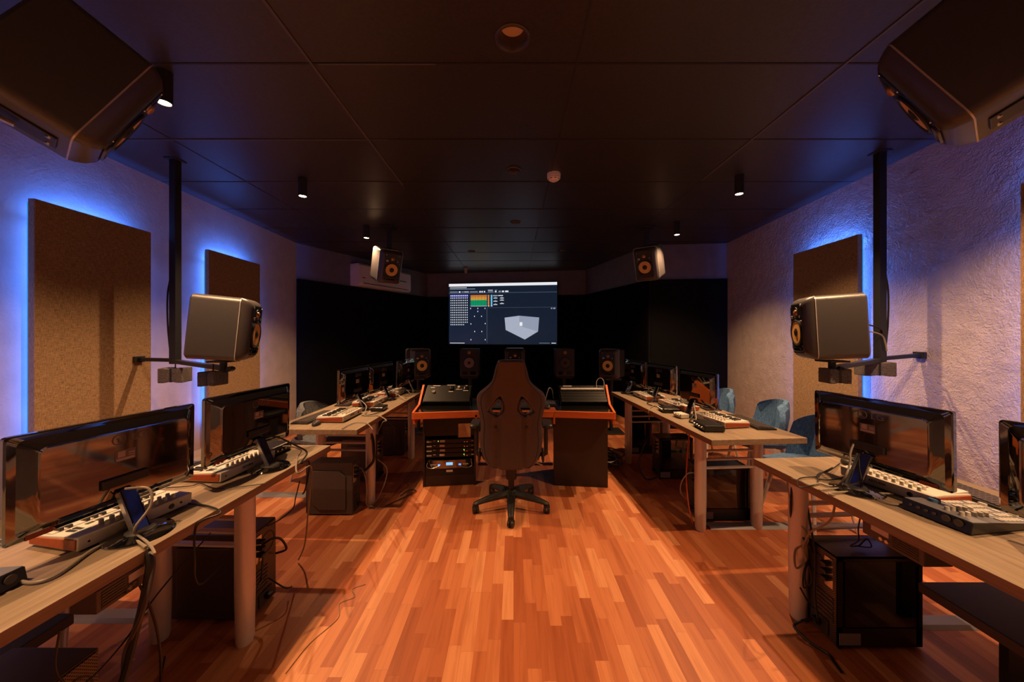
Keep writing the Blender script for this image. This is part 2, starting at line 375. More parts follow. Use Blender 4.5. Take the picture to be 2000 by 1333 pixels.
# ceiling joints
sm = MB(); sl = MB()
for x in (-2.44, -1.035, .322, 1.70):
    sm.box((x, 3.3, CEIL - .001), (.010, 9.6, .003))
for k in range(-3, 9):
    y = 1.81 + .71 * k
    xl = wallL(y) if y < 5.44 else -3.35 + (y - 5.44) * .468; xr = wallR(y) if y < 5.4 else 2.13 - (y - 5.57) * .25
    sm.box(((xl + xr) / 2, y, CEIL - .0015), (xr - xl, .010, .003))
struct(sm.build('trim_5', M['seam']))
for p, q in (((-1.035, .1), (-1.035, 3.3)), ((.322, 3.95), (.322, 4.6)), ((1.70, .2), (1.70, 3.2)), ((.322, 5.2), (.322, 7.2))):
    sl.box(((p[0] + q[0]) / 2, (p[1] + q[1]) / 2, CEIL - .003), (.014, q[1] - p[1], .004))
for y, x0, x1 in ((2.52, -3.1, -.9), (3.23, -3.1, -1.2), (1.81, -1.0, -.4)):
    sl.box(((x0 + x1) / 2, y, CEIL - .003), (x1 - x0, .009, .004))
struct(sl.build('trim_6', M['seam_l']))  # paler strips laid over parts of some joints

# ------------------------------------------------------------------ acoustic panels with led strips
def acoustic_panel(side, y0, y1, label, z0=.45, z1=2.355):
    wf = wallL if side < 0 else wallR
    ym = (y0 + y1) / 2; L = y1 - y0; ang = math.atan2(wf(y1) - wf(y0), y1 - y0)
    r = empty('acoustic_panel', label, 'acoustic panel', (wf(ym), ym, (z0 + z1) / 2), -ang, 'backlit acoustic panels on the side walls')
    s = -side; H = z1 - z0                        # s points into the room (local +x*s)
    MB().box((s * .092, 0, 0), (.04, L, H)).build('fabric_panel', M['panel'] if side < 0 else M['panel_r'], r, bevel=.004)
    fr = MB()
    for y in (-.12, .12): fr.box((s * .036, y, 0), (.068, .03, H - .5))
    fr.build('mounting_batten', M['dark_steel'], r)
    b = MB(); e = .012
    b.box((s * .067, 0, H / 2 - .008), (.008, L - .02, .008)); b.box((s * .067, 0, -H / 2 + .008), (.008, L - .02, .008))
    b.box((s * .067, L / 2 - .008, 0), (.008, .008, H - .04)); b.box((s * .067, -L / 2 + .008, 0), (.008, .008, H - .04))
    b.build('led_strip', M['led'], r)
    def strip(loc, rot, ln, pw):
        ld = bpy.data.lights.new('led_strip_light', 'AREA'); ld.shape = 'RECTANGLE'; ld.size = ln; ld.size_y = .02; ld.color = BLUE; ld.energy = pw
        lo = bpy.data.objects.new('led_strip_light', ld); COL.objects.link(lo); lo.parent = r; lo.location = loc; lo.rotation_euler = rot
    x = s * .052; IN_ = .115
    strip((x, 0, H / 2 - IN_), (R(180), 0, R(90)), L - 2 * IN_, LED_W * L * 4.2)
    strip((x, L / 2 - IN_, 0), (0, R(90), R(-90)), H - 2 * IN_, LED_W * H)
    strip((x, -L / 2 + IN_, 0), (0, R(90), R(90)), H - 2 * IN_, LED_W * H)
    return r
acoustic_panel(-1, .84, 1.62, 'tan fabric panel glowing blue at its edges, left wall behind the nearest monitor')
acoustic_panel(-1, 2.24, 3.01, 'large tan fabric panel with pole shadow and blue glow on left wall')
acoustic_panel(-1, 3.62, 4.42, 'tan backlit fabric panel behind the left hanging speaker')
acoustic_panel(1, 3.06, 3.85, 'tan backlit fabric panel behind the right hanging speaker')
acoustic_panel(1, 1.24, 2.02, 'backlit fabric panel cut by the right edge of the photo')

# ------------------------------------------------------------------ ceiling spot lamps
def spot_lamp(x, y, label):
    r = empty('ceiling_spotlight', label, 'ceiling lamp', (x, y, CEIL), 0, 'black cylinder spotlights in two rows')
    MB().lathe([(.030, -.001), (.036, -.001), (.036, -.165), (.031, -.165), (.031, -.150), (.01, -.150)], 24).build('housing', M['matte'], r)
    MB().lathe([(.001, -.158), (.029, -.158), (.029, -.162), (.001, -.162)], 24).build('lamp_lens', M['lamp'], r)
    ld = bpy.data.lights.new('spot_light', 'SPOT'); ld.energy = SPOT_W; ld.color = WARM; ld.spot_size = R(116); ld.spot_blend = .72; ld.shadow_soft_size = .018
    lo = bpy.data.objects.new('spot_light', ld); COL.objects.link(lo); lo.parent = r; lo.location = (0, 0, -.172)
    return r
LL = ['cylinder spotlight of the left row, behind the camera', 'cylinder spotlight of the left row, just out of frame above', 'lit cylinder spotlight of the left row, peeping from behind the near left speaker', 'lit cylinder spotlight of the left row above the far left desk', 'lit cylinder spotlight of the left row beside the tilted speaker near the air conditioner']
LR = ['cylinder spotlight of the right row, behind the camera', 'cylinder spotlight of the right row, just out of frame above', 'cylinder spotlight of the right row hidden behind the near right speaker', 'lit cylinder spotlight of the right row, nearest the right hanging pole', 'lit cylinder spotlight of the right row beside the far right tilted speaker']
for (x, y), l in zip(SPOTS_L + SPOTS_R, LL + LR): spot_lamp(x, y, l)

# recessed downlights, not lit
def downlight(k, label):
    x, y, q = DOWN[k]
    r = empty('recessed_downlight', label, 'ceiling lamp', (x, y, CEIL), 0, 'unlit recessed downlights along the ceiling centre')
    MB().lathe([(q * .93, .0), (q * 1.12, .0), (q * 1.13, -.003), (q * 1.06, -.008), (q * .96, -.008), (q * .90, -.003), (q * .80, .018), (q * .70, .060), (q * .72, .062), (q * .86, .02), (q * .93, 0)], 40).build('rim_ring', M['pc'], r)
    MB().lathe([(.0, .052), (q * .74, .052), (q * .74, .058), (.0, .058)], 30).build('lamp_disc', M['lens'], r)
    return r
downlight(0, 'largest recessed downlight with orange lens at the top centre')
downlight(1, 'recessed downlight beside the white smoke detector')
downlight(2, 'recessed downlight between the smoke detector and the far pair')
downlight(3, 'far left recessed downlight above the wall screen')
downlight(4, 'far right recessed downlight above the wall screen')
r = empty('smoke_detector', 'round white smoke detector on the black ceiling', 'smoke detector', (.35, 3.07, CEIL))
MB().lathe([(.0, 0), (.058, 0), (.058, -.026), (.054, -.03), (.0, -.03)], 28).build('base', M['ac'], r)
MB().lathe([(.0, -.0301), (.056, -.0301), (.056, -.042), (.040, -.056), (.016, -.060), (.014, -.070), (0, -.071)], 28).build('sensor_cover', M['ac'], r)
b = MB()
for k in range(8):
    a = R(45 * k + 10); b.box((.047 * math.cos(a), .047 * math.sin(a), -.050), (.006, .02, .003), Matrix.Rotation(a, 3, 'Z'))
b.build('vent_slots', M['matte'], r)
r = empty('dome_camera', 'tiny pale ceiling sensor above the wall screen corner', 'sensor', (-1.02, 7.55, CEIL))
MB().lathe([(0, 0), (.03, 0), (.03, -.08), (.022, -.105), (0, -.11)], 16).build('housing', M['white'], r)

# ------------------------------------------------------------------ loudspeakers
def krk_cabinet(r):
    W, H = .150, .215; cz = H
    MB().loft([rr(W - .012, H - .012, .03, .175, cz), rr(W, H, .036, .163, cz), rr(W, H, .036, -.098, cz)]).build('cabinet', M['spk'], r)
    MB().loft([rr(W + .0015, H + .0015, .037, -.0975, cz), rr(W + .0015, H + .0015, .037, -.1025, cz)]).build('trim_line', M['trim'], r)
    MB().loft([rr(W - .001, H - .001, .036, -.102, cz), rr(W - .006, H - .006, .036, -.118, cz), rr(W - .022, H - .018, .036, -.142, cz), rr(W - .042, H - .036, .034, -.158, cz), rr(W - .046, H - .040, .034, -.160, cz)]).build('front_frame', M['spk_f'], r)
    bf = MB().loft([rr(.100, .168, .03, -.1601, cz + .004), rr(.098, .166, .03, -.164, cz + .004)]).build('baffle', M['baffle'], r)
    for x, z in ((-.085, .37), (.085, .37), (-.088, .265), (.088, .265), (-.085, .09), (.085, .09)): MB().lathe([(0, 0), (.0045, 0), (.0035, .003), (0, .003)], 8, (x, -.164, z), AX).build('screw', M['steel'], bf)
    wz = .185
    wf = MB().lathe([(.082, 0), (.094, 0), (.095, .006), (.088, .011), (.079, .007), (.076, .003)], 40, (0, -.163, wz), AX).build('woofer', M['matte'], r)
    MB().lathe([(.077, .005), (.077, .003), (.060, -.004 + .006), (.036, -.004 + .0045), (.030, .0008), (.0, .0008)], 40, (0, -.1645, wz), AX).build('cone', M['cone'], wf)
    MB().lathe([(.031, .001), (.030, .005), (.022, .010), (.01, .0125), (0, .013)], 28, (0, -.1645, wz), AX).build('dust_cap', M['matte'], wf)
    tw = MB().lathe([(.030, 0), (.040, 0), (.039, .003), (.030, .001), (.024, .0), (0, 0)], 28, (0, -.1635, .325), AX).build('tweeter', M['soft'], r)
    MB().lathe([(.022, .0), (.020, .007), (.012, .012), (0, .014)], 24, (0, -.1638, .325), AX).build('dome', M['dome'], tw)
    MB().box((-.066, -.1655, .296), (.028, .003, .020)).build('badge', M['white'], r, bevel=.001)
    text('KRK', .012, M['matte'], r, (-.066, -.1675, .296), (R(90), 0, 0))
    MB().box((.066, -.1655, .296), (.016, .003, .018)).build('control_badge', M['label_g'], r)
    p = MB().loft([rr(.066, .017, .012, -.163, .064), rr(.066, .017, .012, -.170, .064), rr(.060, .011, .009, -.170, .064), rr(.058, .010, .008, -.164, .064)], cap=False).build('bass_port', M['spk_f'], r)
    MB().loft([rr(.059, .0105, .008, -.1641, .064), rr(.059, .0105, .008, -.1655, .064)]).build('port_mouth', M['screen_off'], p)
GK = 'gold-coned studio monitor speakers'
krk = empty('studio_speaker', 'gold-coned speaker on a stand behind the far end of the left desk', 'speaker', (-1.44, 5.35, .825), 0, GK)
krk_cabinet(krk)
AIM = Vector((0, 3.1, 1.2))
def put_speaker(o, front, d):                      # place so that the front centre is at `front`, looking along d
    rot = face_rot(d); p0 = Vector((0, -.165, .215)); o.rotation_euler = rot.to_euler(); o.location = Vector(front) - rot @ p0
def new_krk(label): return dup(krk, label=label)
krk.rotation_euler = (0, 0, R(33))
o = new_krk('gold-coned speaker on a stand behind the far end of the right desk'); o.location = (1.475, 5.33, .825); o.rotation_euler = (0, 0, R(-33))
o = new_krk('gold-coned speaker half hidden behind the top of the gaming chair'); o.location = (.02, 5.45, .83); o.rotation_euler = (0, 0, 0)
tl = new_krk('large black speaker looming in the top left corner, aimed down'); put_speaker(tl, (-1.54, 1.426, 2.33), (.517, .718, -.467))
tr = new_krk('large black speaker looming in the top right corner, aimed down'); put_speaker(tr, (1.55, 1.382, 2.375), (-.517, .718, -.467))
hl = new_krk('speaker seen from its side, hanging at the left pole, front turned away'); put_speaker(hl, (-1.904 + .065 * .94, 2.51 + .02, 1.515), (.934, .358, -.09))
hr = new_krk('speaker at the right hanging pole with its gold cone in view'); put_speaker(hr, (2.085 - .063, 2.505 + .02, 1.53), (-.934, .358, -.05))
fl = new_krk('tilted speaker hanging in front of the air conditioner'); put_speaker(fl, (-1.55, 4.5, 2.325), Vector((1.6, -1.9, -.85)))
frs = new_krk('tilted speaker hanging from the ceiling at the far right'); put_speaker(frs, (1.67, 4.5, 2.36), Vector((-1.5, -1.9, -.85)))

def flat_speaker(loc, label, conem):
    r = empty('bookshelf_speaker', label, 'speaker', loc, 0, 'black bookshelf speakers in front of the rear wall')
    MB().box((0, 0, .21), (.28, .28, .42)).build('cabinet', M['soft'], r, bevel=.006)
    wf = MB().lathe([(.082, 0), (.090, 0), (.090, .005), (.082, .009), (.076, .003)], 36, (0, -.140, .21), AX).build('woofer', M['matte'], r)
    MB().lathe([(.077, .004), (.05, .0), (.028, -.0), (0, .0)], 36, (0, -.1415, .21), AX).build('cone', conem, wf)
    MB().lathe([(.026, .0), (.02, .008), (0, .012)], 24, (0, -.1415, .21), AX).build('dust_cap', M['matte'], wf)
    MB().lathe([(.026, 0), (.026, .003), (.014, .002), (.012, .008), (0, .010)], 24, (0, -.140, .365), AX).build('tweeter', M['dome'], r)
    b = MB()
    for x in (-.06, .06): b.box((x, -.1405, .055), (.08, .003, .045))
    b.build('bass_port', M['screen_off'], r)
    b = MB()
    for x, z in ((-.02, .05), (.0, .065), (.10, .05)): b.lathe([(0, 0), (.005, 0), (.004, .004), (0, .004)], 8, (x, -.142, z), AX)
    b.build('control_knob', M['steel'], r)
flat_speaker((-.675, 5.5, .83), 'black bookshelf speaker with pale cone, left of the gaming chair top', M['cone_d'])
flat_speaker((.785, 5.5, .83), 'dim bluish black bookshelf speaker, right of the gaming chair top', M['pc'])
def stand(x, y, label, top=.825):
    r = empty('speaker_stand', label, 'speaker stand', (x, y, 0), 0, 'black speaker stands')
    MB().box((0, 0, .012), (.32, .32, .024)).build('base', M['matte'], r, bevel=.004)
    MB().cyl((0, 0, .024), .028, top - .036 - .024, 18).build('pole', M['dark_steel'], r)
    MB().box((0, 0, top - .019), (.24, .24, .024)).build('top_plate', M['matte'], r, bevel=.003)
stand(-1.44, 5.35, 'stand under the gold-coned speaker behind the left desk'); stand(1.475, 5.33, 'stand under the gold-coned speaker behind the right desk')
stand(-.675, 5.5, 'stand under the bookshelf speaker left of the chair', .83); stand(.785, 5.5, 'stand under the bookshelf speaker right of the chair', .83); stand(.02, 5.45, 'stand under the speaker hidden behind the gaming chair', .83)

# hanging poles for the two side speakers
def hanging_pole(side, px, py, zb, wx, wy, wz, sx, sy, sz, label):
    r = empty('hanging_pole', label, 'speaker mount', (px, py, zb), 0, 'ceiling poles carrying the side speakers')
    MB().box((0, 0, (CEIL - zb) / 2), (.055, .055, CEIL - zb)).build('pole', M['dark_steel'], r, bevel=.006)
    MB().box((0, 0, CEIL - zb - .004), (.10, .10, .008)).build('ceiling_bracket', M['matte'], r, bevel=.01)
    a = Vector((wx - px, wy - py, wz - zb))
    MB().bar((0, 0, .03), a, .03, .028).build('wall_arm', M['dark_steel'], r)
    MB().box(a, (.02, .08, .05)).build('wall_plate', M['matte'], r, bevel=.003)
    s = Vector((sx - px, sy - py, sz - zb))
    e0 = Vector((0, 0, .02))
    MB().bar(e0, s + Vector((0, 0, -.045)), .045, .030).build('speaker_arm', M['dark_steel'], r, bevel=.003)
    b = MB().cyl(s + Vector((0, 0, -.075)), .022, .075, 14)
    b.build('swivel', M['matte'], r); MB().box(s + Vector((0, 0, .004)), (.13, .13, .012)).build('cradle_plate', M['matte'], r)
    MB().lathe([(0, -.05), (.012, -.05), (.018, -.035), (.018, .0), (0, .0)], 12, s + Vector((.05, -.02, -.05)), RX90).build('clamp_knob', M['matte'], r)
    t = []
    for k in range(14): t.append((.031 * -side * (1 if k % 2 else .99), -.03 - .004 * math.sin(k), .1 + k * .11 * (CEIL - zb) / 1.6))
    MB().tube(smooth_path([(-.036 * side * -1, .0, .05), (.050 * side, -.01, .3), (.052 * side, -.01, .55), (.034 * side, 0, .8), (.034 * side, 0, CEIL - zb - .06)]), .006).build('cable_run', M['cable'], r)
    return r
hanging_pole(-1, -2.70, 2.82, 1.25, wallL(2.92) + .125, 2.90, 1.28, -2.02, 2.46, 1.297, 'dark square pole from the ceiling beside the large left wall panel')
hanging_pole(1, 2.80, 2.70, 1.27, wallR(2.66) - .012, 2.66, 1.33, 2.20, 2.44, 1.30, 'dark square pole from the ceiling in front of the rough right wall')
def foam(c, d, rz_, label, tilt=0):
    r = empty('foam_block', label, 'foam block', c, rz_, 'strapped grey foam blocks under the speaker arms')
    b = MB(); hx, hy, hz = d[0] / 2, d[1] / 2, d[2] / 2
    rings = []
    for k, t in enumerate((-1, -.55, -.06, .06, .55, 1)):
        q = .86 if abs(t) < .1 else 1
        rings.append([(t * hx, sy * hy * q, sz * hz * q + tilt * t) for sy, sz in ((-1, -1), (1, -1), (1, 1), (-1, 1))])
    b.loft(rings, smooth=False).build('foam', M['foam'], r, bevel=.006)
    MB().loft([[(t, sy * (hy * .88 + .002), sz * (hz * .88 + .002)) for sy, sz in ((-1, -1), (1, -1), (1, 1), (-1, 1))] for t in (-.006, .006)], smooth=False).build('strap', M['cable'], r)
    MB().tube([(0, 0, hz * .86), (0, 0, hz + .05)], .004).build('tie', M['cable'], r)
foam((-2.68, 2.80, 1.165), (.165, .12, .115), R(12), 'speckled foam block strapped under the left pole')
foam((-2.075, 2.44, 1.185), (.13, .11, .10), R(-8), 'blue-lit foam block strapped under the left hanging speaker', .004)
foam((2.20, 2.42, 1.205), (.135, .11, .10), R(-5), 'blue-lit foam block strapped under the right hanging speaker')
foam((2.76, 2.70, 1.225), (.20, .12, .105), R(-14), 'foam block strapped under the right pole')
for side, sp, nm in ((-1, tl, 'chrome hinge bracket beside the top left corner speaker'), (1, tr, 'chrome hinge bracket beside the top right corner speaker')):
    r = empty('speaker_bracket', nm, 'speaker mount', sp.location, 0, 'hinged brackets on the near corner speakers'); r.rotation_euler = sp.rotation_euler
    x = 0
    MB().box((x, .03, -.004), (.11, .20, .006)).build('mounting_plate', M['dark_steel'], r, bevel=.003)
    MB().box((x, .10, -.030), (.06, .06, .05)).build('hinge_block', M['steel'], r, bevel=.008)
    MB().tube([(x - .05, .10, -.035), (x + .05, .10, -.035)], .012, 12).build('hinge_pin', M['steel'], r)
    MB().bar((x, .02, -.02), (x, .11, -.035), .022, .014).build('clamp_lever', M['steel'], r, bevel=.003)
    b = MB()
    for yy, xx in ((-.05, .035), (-.05, -.035), (.11, .035)): b.lathe([(0, 0), (.008, 0), (.007, -.005), (0, -.006)], 8, (x + xx, yy, -.007))
    b.build('bolt', M['steel'], r)
    inv = sp.rotation_euler.to_matrix().transposed()
    up = Vector((x, .12, -.04)) + inv @ Vector((side * 1.33, -.30, -.02))
    MB().bar((x, .12, -.04), up, .05, .03).build('wall_arm', M['dark_steel'], r)
for sp, nm in ((fl, 'short black ceiling bracket above the tilted far left speaker'), (frs, 'short black ceiling bracket above the tilted far right speaker')):
    c = sp.location + face_rot(AIM - sp.location) @ Vector((0, .06, .40))
    r = empty('ceiling_bracket', nm, 'speaker mount', (c.x, c.y, CEIL), 0, 'short ceiling brackets of the far speakers')
    MB().box((0, 0, -.012), (.16, .16, .024)).build('plate', M['matte'], r, bevel=.004)
    MB().bar((0, 0, -.02), (0, .0, -(CEIL - c.z) + .0), .05, .05).build('drop_arm', M['matte'], r)

# ------------------------------------------------------------------ wall screen
TLp, TRp = Vector((-1.478, 8.09, 0)), Vector((.957, 7.765, 0))
mid = (TLp + TRp) / 2; tw_, tz0, tz1 = (TRp - TLp).length, 1.235, 2.612
ta = math.atan2(TRp.y - TLp.y, TRp.x - TLp.x); th = tz1 - tz0
tv = empty('wall_screen', 'huge lit flat screen showing audio software on the rear wall', 'television', (mid.x, mid.y, (tz0 + tz1) / 2), ta)
MB().box((0, .035, 0), (tw_ + .02, .05, th + .02)).build('bezel', M['matte'], tv, bevel=.004)
MB().box((0, .09, 0), (.7, .07, .5)).build('wall_mount', M['dark_steel'], tv)
scr = MB().box((0, .004, 0), (tw_, .012, th)).build('screen', M['tv'], tv)
g = MB()
def sb(u0, v0, u1, v1, m, yy=-.004):              # rectangle on the screen, u right 0..1, v down 0..1
    g.box(((u0 + u1) / 2 * tw_ - tw_ / 2, yy, th / 2 - (v0 + v1) / 2 * th), ((u1 - u0) * tw_, .002, abs(v1 - v0) * th), m=m)
GM = [M[k] for k in ('tv_w', 'tv_g', 'tv_y', 'tv_o', 'tv_b', 'tv_s', 'tv_c', 'tv_c2', 'tv_l')]
sb(0, 0, 1, .045, 0); sb(.01, .062, .17, .070, 0); sb(.01, .085, .25, .093, 6)
sb(.0, .155, 1, .159, 8)
for u0, u1, m in ((.01, .085, 8), (.095, .11, 0), (.12, .145, 8), (.147, .19, 6), (.20, .275, 8), (.29, .303, 0), (.31, .322, 0), (.332, .344, 0), (.37, .42, 8), (.435, .45, 0), (.47, .49, 6), (.50, .52, 0), (.53, .56, 0)):
    sb(u0, .125, u1, .148, m)
sb(.37, .11, .415, .118, 0); sb(.435, .11, .455, .116, 6)
sb(.012, .185, .185, .215, 4)
for rr_ in range(13):
    for c_ in range(10):
        if rr_ == 12 and c_ > 7: continue
        u = .020 + c_ * .0172; v = .197 + rr_ * .040; sb(u - .0035, v - .010, u + .0035, v + .008, 0, -.006)
for k in range(12):
    u = .209 + k * .0127; sb(u, .19, u + .0085, .225, 3); sb(u, .225, u + .0085, .275, 2); sb(u, .275, u + .0085, .365, 1); sb(u, .368, u + .0085, .376, 0)
sb(.370, .19, .381, .365, 3); sb(.398, .19, .411, .365, 5); sb(.37, .368, .383, .378, 0); sb(.397, .368, .412, .378, 0)
for v in range(7): sb(.362, .195 + v * .028, .366, .201 + v * .028, 6); sb(.388, .195 + v * .028, .392, .201 + v * .028, 6); sb(.200, .195 + v * .028, .204, .199 + v * .028, 6)
sb(.417, .195, .46, .215, 6); sb(.465, .198, .51, .210, 0)
for u, v in ((.44, .24), (.50, .24), (.44, .29), (.50, .275), (.44, .345), (.50, .33)): sb(u - .018, v, u + .018, v + .010, 0); sb(u - .006, v - .014, u + .006, v - .007, 6)
for u, v in ((.207, .41), (.275, .41), (.343, .41), (.275, .46), (.243, .54), (.31, .54), (.210, .665), (.345, .66), (.245, .79), (.312, .79), (.21, .925), (.345, .925)): sb(u - .003, v - .010, u + .003, v + .010, 0)
sb(.36, .40, .362, .98, 8); sb(.36, .40, .995, .402, 8)
sb(.945, .41, .957, .43, 6); sb(.965, .41, .985, .43, 6)
sb(.01, .978, .15, .986, 0); sb(.84, .975, .935, .98, 6); sb(.95, .972, .99, .982, 0)
def sq(pts, m, yy=-.005):
    g.add([(u * tw_ - tw_ / 2, yy, th / 2 - v * th) for u, v in pts] + [(u * tw_ - tw_ / 2, yy + .002, th / 2 - v * th) for u, v in pts], [list(range(len(pts))), list(range(len(pts), 2 * len(pts)))[::-1]] + [(i, (i + 1) % len(pts), (i + 1) % len(pts) + len(pts), i + len(pts)) for i in range(len(pts))], m=m)
sq([(.525, .565), (.66, .535), (.66, .70), (.535, .765)], 7); sq([(.66, .535), (.84, .565), (.83, .79), (.66, .70)], 6); sq([(.535, .765), (.66, .70), (.83, .79), (.71, .92)], 7)
sb(.663, .64, .688, .70, 0, -.007)
g.build('interface_graphics', GM, scr)

# ------------------------------------------------------------------ air conditioner
wd = (Vector((*Bk, 0)) - Vector((*A_, 0))).normalized(); wn = Vector((wd.y, -wd.x, 0))
s0, s1 = .98, 2.30
c0 = Vector((*A_, 0)) + wd * ((s0 + s1) / 2)
ac = empty('air_conditioner', 'white wall air conditioner behind the tilted far left speaker', 'air conditioner', (c0.x + wn.x * .12, c0.y + wn.y * .12, 2.34), math.atan2(wd.y, wd.x))
L2 = (s1 - s0) / 2
prof = [(.12, 0), (-.10, .0), (-.125, .05), (-.12, .36), (-.09, .395), (.12, .395)]
MB().prism([(y, z) for y, z in prof], -L2, L2, 'x').build('body', M['ac'], ac, bevel=.012, seg=3)
MB().box((0, -.122, .045), (L2 * 1.75, .012, .012), m=0).build('air_slot', M['matte'], ac)
MB().box((0, -.085, .0), (L2 * 1.75, .07, .012)).build('louvre_flap', M['ac'], ac, bevel=.003)
MB().box((-L2 * .86, -.127, .14), (.07, .004, .014)).build('logo_mark', M['matte'], ac)
MB().box((L2 * .62, -.127, .20), (.20, .004, .022)).build('sticker', M['teal'], ac)

# ------------------------------------------------------------------ desks
DZ = .75
def desk(near_in, far_in, depth, side, legs, label, beam=True):
    n_, f_ = Vector((*near_in, 0)), Vector((*far_in, 0)); d = f_ - n_; L = d.length
    ang = math.atan2(d.y, d.x) - R(90)
    r = empty('desk', label, 'desk', (n_.x, n_.y, 0), ang, 'wood-topped desks on silver legs along the aisle')
    s = side                                      # desktop extends to s*x
    MB().box((s * depth / 2, L / 2, DZ - .02), (depth, L, .04)).build('desktop', M['desk'], r, bevel=.002)
    for y, w in legs:
        for x in (.055, .055 + w):
            MB().lathe([(.031, 0), (.036, .02), (.040, .25), (.040, DZ - .042)], 20, (s * x, y, 0), sy=1.15).build('leg', M['silver'], r)
        for z in (.60, .535, .47):
            MB().bar((s * .085, y, z), (s * (.025 + w), y, z), .035, .012).build('rail', M['silver'], r, bevel=.004)
        MB().bar((s * .06, y, DZ - .058), (s * (.05 + w), y, DZ - .058), .04, .034).build('bearer', M['silver'], r)
    ys = [y for y, w in legs]
    if beam and len(ys) > 1: MB().bar((s * .25, ys[0], DZ - .065), (s * .25, ys[1], DZ - .065), .04, .05).build('under_beam', M['silver'], r)
    return r
dLN = desk((-1.322, -.05), (-1.217, 2.35), .80, -1, [(.62, .43), (1.76, .43)], 'near left desk with two glossy monitors')
dLF = desk((-1.205, 2.72), (-1.156, 4.62), .70, -1, [(.37, .44), (1.50, .44)], 'far left desk with three monitors')
dRN = desk((1.560, -.05), (1.428, 2.105), .83, 1, [(.62, .56), (1.91, .56)], 'near right desk with control surface and controller keyboard')
dRF = desk((1.380, 2.46), (1.235, 4.47), .71, 1, [(.22, .45), (1.60, .45)], 'far right desk beside the blue chairs')
# boxes fixed under the near desks
for (x0, x1, y0, y1, nm) in ((-1.36, -1.275, 1.08, 1.25, 'vented metal box under the near left desk edge'), (1.51, 1.62, 1.30, 1.53, 'vented metal box with white sticker under the near right desk')):
    r = empty('power_supply_box', nm, 'power box', ((x0 + x1) / 2, (y0 + y1) / 2, .635), 0, 'vented boxes under the near desks')
    hx, hy = (x1 - x0) / 2, (y1 - y0) / 2; fx = -hx if x0 > 0 else hx
    MB().box((0, 0, .036), (2 * hx, 2 * hy, .072)).build('casing', M['pc'], r, bevel=.004)
    b = MB()
    for k in range(6): b.box((fx, -hy * .45, .012 + k * .009), (.004, hy * .8, .004))
    b.build('vent_slots', M['screen_off'], r)
    MB().box((fx * 1.03, hy * .35, .048), (.003, hy * .6, .026)).build('sticker', M['label'], r)
    b = MB()
    for yy in (.1, .3): b.lathe([(0, 0), (.009, 0), (.007, .006), (0, .006)], 10, (fx, hy * yy, .018), Matrix.Rotation(R(90 if fx > 0 else -90), 3, 'Y'))
    b.build('screw', M['steel'], r)
for (p, q, nm) in (((-1.95, 1.875), (-3.0, 1.86), 'floor cable cover under the near left desk'), ((-1.75, 3.25), (-3.15, 3.27), 'floor cable cover behind the grey computer on the left'), ((1.50, 2.74), (2.95, 2.73), 'floor cable cover under the front of the far right desk'), ((1.95, 1.83), (2.95, 1.82), 'floor cable cover behind the nearest black computer on the right')):
    b = MB(); y = (p[1] + q[1]) / 2; x0, x1 = sorted((p[0], q[0]))
    b.prism([(y - .05, .0), (y + .05, .0), (y + .03, .014), (y - .03, .014)], x0, x1, 'x')
    tag(b.build('cable_cover', M['grey_metal'], bevel=.002), nm, 'cable cover', 'grey floor cable covers')
for s, x0, x1, y0, y1, nm in ((-1, -2.35, -1.69, .74, 1.36, 'dark low bench under the near left desk'), (1, 1.75, 2.45, .74, 1.53, 'dark low bench under the near right desk')):
    r = empty('low_bench', nm, 'bench', ((x0 + x1) / 2, (y0 + y1) / 2, 0), 0, 'dark low benches under the near desks')
    W_, L_ = x1 - x0, y1 - y0
    MB().box((0, 0, .40), (W_, L_, .04)).build('bench_top', M['soft'], r, bevel=.004)
    for yy in (-L_ / 2 + .06, L_ / 2 - .06): MB().box((s * .12, yy, .19), (W_ - .34, .03, .38)).build('support', M['matte'], r)

